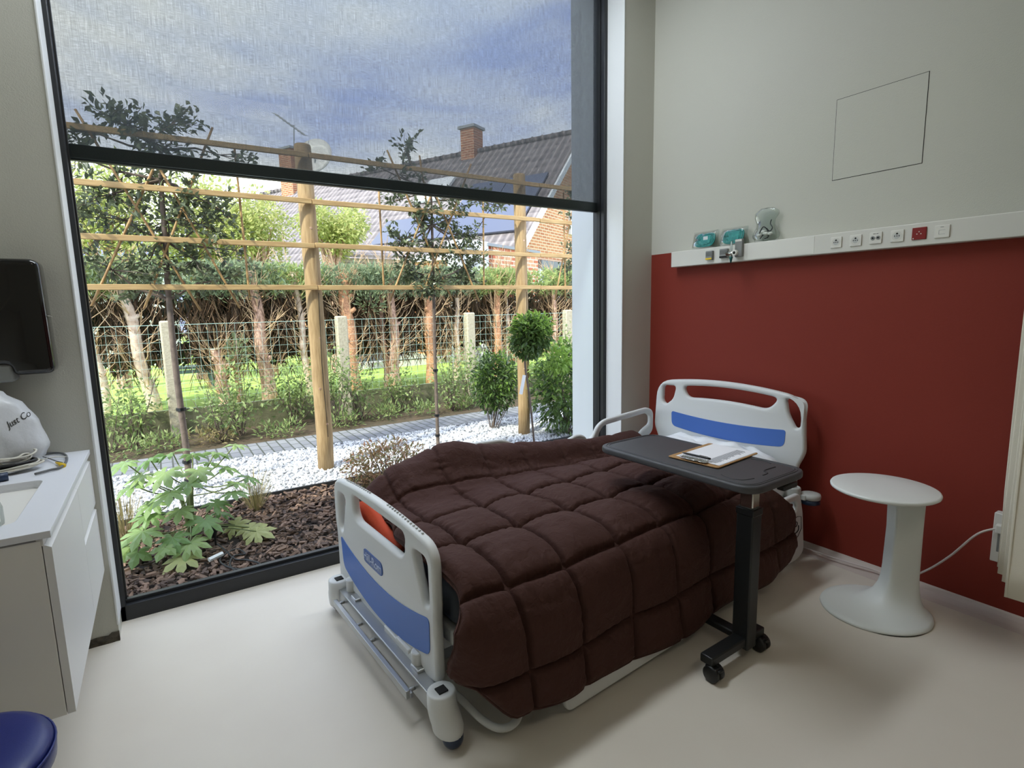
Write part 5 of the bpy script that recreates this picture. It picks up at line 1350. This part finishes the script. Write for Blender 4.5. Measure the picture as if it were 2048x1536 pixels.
for sgn in (0, 1):
    a0 = (0, EZ) if not sgn else (2 * HW, EZ); n2 = 40
    q.loft([[(a0[0], y, EZ - .02), (HW, y, RZ), (HW, y, RZ - .1), (a0[0] + (.12 if not sgn else -.12), y, EZ - .06)] for y in (-.02, LN)])
rf = q.build('roof', tm, hs)
q = MB()
for k in range(44): q.tube([(HW, k * .34, RZ + .02), (HW, k * .34 + .3, RZ + .02), (HW, k * .34 + .34, RZ + .04)], [.085, .085, .10], 10)
q.build('ridge_tile', tm, rf, smooth=True)
q = MB(); sl_ = math.hypot(HW, RH)
for sgn in (0, 1):
    x0 = -.05 if not sgn else 2 * HW + .05
    q.loft([[(x0, y, EZ - .22), (HW, y, RZ - .17), (HW, y, RZ + .02), (x0, y, EZ - .02)] for y in (-.06, .0)])
q.build('verge_board', M['steel_w'], hs)
q = MB(); q.box(-.14, -.02, -.05, LN, EZ - .14, EZ - .02); q.build('gutter', M['steel_w'], hs)
# slope helper: point on the front slope from a picture point
sn = (Nd * -RH + Vector((0, 0, HW))).normalized()
def on_roof(px, py, lift=0):
    d = ray(px, py); t = (E0 + sn * lift - CAM).dot(sn) / d.dot(sn); return hl(CAM + d * t)
def slab(name, a, b_, c, d, m, par, th=.05, lift=.03):
    """thin slab lying on the front roof slope, corners in (distance along ridge, height up the slope)"""
    def pt(y, s, l): return Vector((HW * s - RH / sl_ * l, y, EZ + RH * s + HW / sl_ * l))
    q = MB(); cs_ = [a, b_, c, d]; vs = [tuple(pt(y, s, l)) for l in (lift, lift + th) for y, s in cs_]
    q.add(vs, [(3, 2, 1, 0), (4, 5, 6, 7), (0, 1, 5, 4), (1, 2, 6, 5), (2, 3, 7, 6), (3, 0, 4, 7)]); return q.build(name, m, par)
def ys(px, py): p = on_roof(px, py); return p.y, (p.z - EZ) / RH
pA, pB, pC = ys(1008, 467), ys(742, 493), ys(1047, 400)
s0 = min(pA[1], pB[1]); s1 = .60; yA, yB = .35, pB[0]
s0 = max(min(s0, .3), .06)
npan = 4; wpan = (yB - yA) / npan
for k in range(npan): slab('solar_panel', (yA + k * wpan, s0), (yA + (k + 1) * wpan - .03, s0), (yA + (k + 1) * wpan - .03, s1 if k < 2 else s1 - .26), (yA + k * wpan, s1 if k < 2 else s1 - .26), M['solar'], rf)
# chimneys
def chimney(name, px0, px1, pyt, y_off, bricks):
    c = (px0 + px1) / 2
    d = ray(c, pyt + 40); 
    n_ = Vector((-Nd.x, -Nd.y, 0)); o_ = E0 + Nd * HW
    t = (o_ - CAM).dot(Nd) / d.dot(Nd); p = hl(CAM + d * t); d2 = ray(c, pyt); tp_ = hl(CAM + d2 * t)
    dep = (CAM + d * t - CAM).dot(_f); wd = (px1 - px0) / FPX * dep * .72
    q = MB(); q.box(HW - wd * .5, HW + wd * .5, p.y - wd / 2, p.y + wd / 2, RZ - .75, tp_.z); o = q.build('chimney', bricks, hs)
    q = MB(); q.box(HW - wd * .62, HW + wd * .62, p.y - wd * .62, p.y + wd * .62, tp_.z, tp_.z + .08); q.build('cap', M['lead'], o)
    q = MB(); q.box(HW - wd * .72, HW + wd * .6, p.y - wd * .64, p.y + wd * .64, RZ - .62, RZ - .46); q.build('flashing', M['lead'], o)
    return p.y, tp_.z, wd
cb1 = brickmat('chimney_brick', (178, 112, 76), (146, 88, 62), (190, 160, 130), 1, .23, .075, .012, coord='YZ')
y1_, z1_, w1_ = chimney('chimney', 922, 966, 262, 0, cb1)
y2_, z2_, w2_ = chimney('chimney', 562, 612, 305, 0, cb1)
an = thing('television_antenna', 'thin rooftop television antenna above the far brick chimney', 'antenna', tuple(hs.location + Matrix.Rotation(HRZ, 3, 'Z') @ Vector((HW, y2_, z2_))))
MR = Matrix.Translation(hs.location) @ Matrix.Rotation(HRZ, 4, 'Z')
q = MB(); w_ = lambda x, y, z: tuple(MR @ Vector((x, y, z)))
ap = MR @ Vector((HW, y2_, z2_)); dep = (ap - CAM).dot(_f)
def dpt(px, py): d = ray(px, py); return CAM + d * (dep / d.dot(_f))
q.tube([dpt(588, 306), dpt(588, 250)], .022, 6); q.build('mast', M['lead'], an, world=True)
q = MB(); q.tube([dpt(551, 228), dpt(609, 270)], .03, 6)
for k in range(9): c = dpt(551, 228).lerp(dpt(609, 270), k / 8); q.tube([c - Nd * .16, c + Nd * .16], .012, 5)
q.build('boom', M['lead'], an, world=True)
ds_ = thing('satellite_dish', 'pale round satellite dish beside the far brick chimney', 'satellite dish', tuple(dpt(625, 312)))
q = MB(); c = dpt(627, 312); dn = (Vector((-.6, -.7, .35))).normalized(); e1 = dn.orthogonal().normalized(); e2 = dn.cross(e1)
q.loft([[tuple(c + (e1 * math.cos(2 * PI * j / 24) + e2 * math.sin(2 * PI * j / 24)) * rr + dn * h_) for j in range(24)] for rr, h_ in ((.02, -.22), (.45, -.15), (.78, 0), (.78, .03), (.45, -.12), (.02, -.19))]); q.build('reflector', M['socket'], ds_, world=True, smooth=True)
q = MB(); q.tube([c - dn * .1, c - dn * .1 + Vector((0, 0, -.9))], .03, 6); q.tube([c, c + dn * .4], .012, 5); q.build('bracket', M['lead'], ds_, world=True)
# gable window with shutter box
def on_gable(px, py):
    d = ray(px, py); pl_ = E0 + Dd * .12; t = (pl_ - CAM).dot(Dd) / d.dot(Dd); return hl(CAM + d * t)
g0, g1, g2 = on_gable(1075, 520), on_gable(1125, 544), on_gable(1118, 600)
q = MB(); q.box(g0.x, g1.x, .0, .14, g1.z, g0.z); wn = q.build('window', M['shutter'], hs); 
q = MB(); q.box(g0.x, g1.x, .09, .14, g1.z - 1.2, g1.z); q.build('pane', M['window_d'], wn)
q = MB(); q.box(g0.x - .25, g0.x + .05, .02, .12, g1.z - .9, g1.z + .02)
for k in range(7): q.box(g0.x - .25, g0.x + .05, .0, .03, g1.z - .88 + k * .13, g1.z - .80 + k * .13)
q.build('louvred_shutter', M['steel_w'], wn)
g0, g1 = on_gable(1137, 408), on_gable(1172, 450); q = MB(); q.box(g0.x, g0.x + 1.1, .05, .14, g1.z - .4, g0.z); wn = q.build('window', M['steel_w'], hs); q = MB(); q.box(g0.x + .1, g0.x + 1.0, .04, .06, g1.z - .3, g0.z - .1); q.build('pane', M['window_d'], wn)
q = MB(); slab('skylight', (yB - 1.6, .50), (yB - .6, .50), (yB - .6, .72), (yB - 1.6, .72), M['steel_w'], rf, .08, .03)
# brick extension with flat roof and heat pump
ex = thing('brick_extension', 'flat-roofed red brick extension in front of the brick house', 'extension', (E0.x - .6, E0.y - .5, .1), HRZ)
EI = root_inv(ex); EYF = 9.95
d0, d1 = on_y(975, 486, EYF), on_y(1040, 497, EYF)
e0, e1 = EI @ d0, EI @ d1
d = ray(975, 486); 
xx0, xx1 = e0.x, e0.x + 2.2
q = MB(); q.box(xx0, xx1, e0.y, e0.y + .28, 0, e0.z - .06); q.box(xx0, xx0 + .2, e0.y, e0.y + .5, 0, e0.z - .06); q.build('brick_wall', brickmat('extension_brick', (198, 92, 62), (228, 172, 134), (232, 216, 192), 1, .26, .09, .014, coord='XZ'), ex)
q = MB(); q.box(xx0 - .05, xx1 + .05, e0.y - .04, e0.y + .5, e0.z - .06, e0.z); q.build('roof_edge', M['lead'], ex)
q = MB(); q.box(xx0 - .2, xx0 - .0, e0.y - .02, e0.y + .15, 0, e0.z + .02); q.build('corner_pillar', M['steel_w'], ex)
ac0, ac1 = on_y(906, 478, 9.9), on_y(962, 545, 9.9)
ac = thing('heat_pump', 'white outdoor heat pump unit with round fan beside red brick extension', 'heat pump', (ac0.x, 9.9, ac1.z))
q = MB(); q.box(ac0.x, ac1.x, 9.9, 10.2, ac1.z, ac0.z); hp = q.build('casing', M['steel_w'], ac, world=True, bevel=.02)
q = MB(); cc = ((ac0.x + ac1.x) / 2 + .05, (ac0.z + ac1.z) / 2)
for rr in (.08, .14, .19, .23): q.tube([(cc[0] + rr * math.cos(2 * PI * k / 28), 9.89, cc[1] + rr * math.sin(2 * PI * k / 28)) for k in range(28)], .008, 5, closed=True)
q.build('fan_guard', M['lead'], ac, world=True)
q = MB(); q.box(ac0.x, ac0.x + .06, 9.95, 10.15, .16, ac1.z); q.box(ac1.x - .06, ac1.x, 9.95, 10.15, .16, ac1.z); q.build('stand', M['lead'], ac, world=True)
# low outbuilding with mossy roof edge
ob = thing('garage', 'low outbuilding with mossy boarded eaves behind the hedge left of extension', 'outbuilding', (4.6, 11.6, .1))
a, b_ = on_y(680, 505, 11.3), on_y(842, 545, 11.3)
q = MB(); q.box(a.x, b_.x, 11.85, 12.4, .1, b_.z + .05); q.build('garage_wall', M['shutter'], ob, world=True)
q = MB(); n_ = 3; zt = on_y(760, 512, 11.3).z; dz = (zt - b_.z) / 3
for k in range(3): q.box(a.x - .1, b_.x + .05, 11.75 + .03 * k, 12.4, b_.z + k * dz, b_.z + (k + .86) * dz)
q.build('eaves_board', M['concrete'], ob, world=True)
q = MB(); q.loft([[(x, 11.74, zt), (x, 12.5, zt + .3), (x, 12.5, zt + .37), (x, 11.74, zt + .06)] for x in (a.x - .1, b_.x + .05)]); q.build('roof', tm, ob, world=True)
# grey-blue roof glimpsed behind the left tree
nb = thing('slate_roofed_house', 'blue-grey roofed white house glimpsed through leaves at the left jamb', 'house', (-1, 17, .1))
a, b_ = on_y(120, 470, 16), on_y(345, 512, 16)
q = MB(); q.box(a.x, b_.x, 16.2, 20, .1, b_.z); q.build('house_wall', M['steel_w'], nb, world=True)
q = MB(); q.loft([[(x, 15.9, b_.z - .05), (x, 18, a.z + .35), (x, 20.2, b_.z - .05)] for x in (a.x - .2, b_.x + .2)]); q.build('roof', M['slate'], nb, world=True)
# ------------------------------------------------------------------ LIGHT, SKY, CAMERA
def added_fill_light(x, y, sx, sy, power, label, col=(1, 1, 1)):  # glowing panel under the ceiling, added only to brighten the room
    t = thing('added_fill_light', label, 'ceiling light', (x, y, H), 0)
    q = MB(); q.box(x - sx / 2 - .02, x + sx / 2 + .02, y - sy / 2 - .02, y + sy / 2 + .02, H - .05, H); q.build('housing', M['white_trim'], t, world=True)  # casing made up to carry the fill panel
    dm = bpy.data.materials.new('fill_glow'); dm.use_nodes = True; nt = dm.node_tree; e = nt.nodes.new('ShaderNodeEmission'); e.inputs['Color'].default_value = (*col, 1); e.inputs['Strength'].default_value = power / (PI * sx * sy)
    nt.links.new(e.outputs[0], nt.nodes['Material Output'].inputs['Surface'])
    q = MB(); q.box(x - sx / 2, x + sx / 2, y - sy / 2, y + sy / 2, H - .056, H - .049); q.build('glow_panel', dm, t, world=True)
added_fill_light(1.0, 2.55, 2.3, .34, FILL_POWER[0], 'long added fill light panel under the ceiling nearest the window', (.87, .94, 1))  # added out of view, tops up the daylight from the window
added_fill_light(.9, -1.0, 1.2, .6, FILL_POWER[1], 'added fill light panel under the ceiling at the back of the room', (1, .90, .74))  # added out of view, warm fill from behind the camera

w = bpy.data.worlds.new('sky'); bpy.context.scene.world = w; w.use_nodes = True; nt = w.node_tree; N, L = nt.nodes, nt.links
bg = N['Background']; tc = N.new('ShaderNodeTexCoord')
mp = N.new('ShaderNodeMapping'); mp.inputs['Scale'].default_value = (1.5, 1.5, 4.2); mp.inputs['Location'].default_value = (.62, 1.4, .2); mp.inputs['Rotation'].default_value = (0, R(-16), R(20)); L.new(tc.outputs['Generated'], mp.inputs['Vector'])
n1 = N.new('ShaderNodeTexNoise'); n1.inputs['Scale'].default_value = 1.35; n1.inputs['Detail'].default_value = 7; n1.inputs['Roughness'].default_value = .52; n1.inputs['Distortion'].default_value = .35; L.new(mp.outputs['Vector'], n1.inputs['Vector'])
cr = N.new('ShaderNodeValToRGB'); e = cr.color_ramp.elements
e[0].position = .39; e[0].color = srgb((150, 164, 214)); e[1].position = .62; e[1].color = srgb((238, 236, 236))
k = cr.color_ramp.elements.new(.5); k.color = srgb((196, 202, 224))
L.new(n1.outputs['Fac'], cr.inputs['Fac']); L.new(cr.outputs['Color'], bg.inputs['Color']); bg.inputs['Strength'].default_value = SKY

sun = bpy.data.lights.new('sun', 'SUN'); sun.energy = SUN; sun.angle = R(3); sun.color = (1, .95, .86)
so = bpy.data.objects.new('sun', sun); C.objects.link(so); so.rotation_euler = Vector((-.66, -.29, .68)).to_track_quat('Z', 'Y').to_euler()

cd = bpy.data.cameras.new('camera'); cd.sensor_width = 36; cd.lens = FPX / 2048 * 36; cd.clip_start = .05; cd.clip_end = 200
co = bpy.data.objects.new('camera', cd); C.objects.link(co)
co.matrix_world = Matrix(((_r.x, _u.x, -_f.x, CAM.x), (_r.y, _u.y, -_f.y, CAM.y), (_r.z, _u.z, -_f.z, CAM.z), (0, 0, 0, 1)))
sc_ = bpy.context.scene; sc_.camera = co
sc_.view_settings.view_transform = 'Standard'; sc_.view_settings.look = 'None'; sc_.view_settings.gamma = 1; sc_.view_settings.use_curve_mapping = False
sc_.view_settings.exposure = EXPO
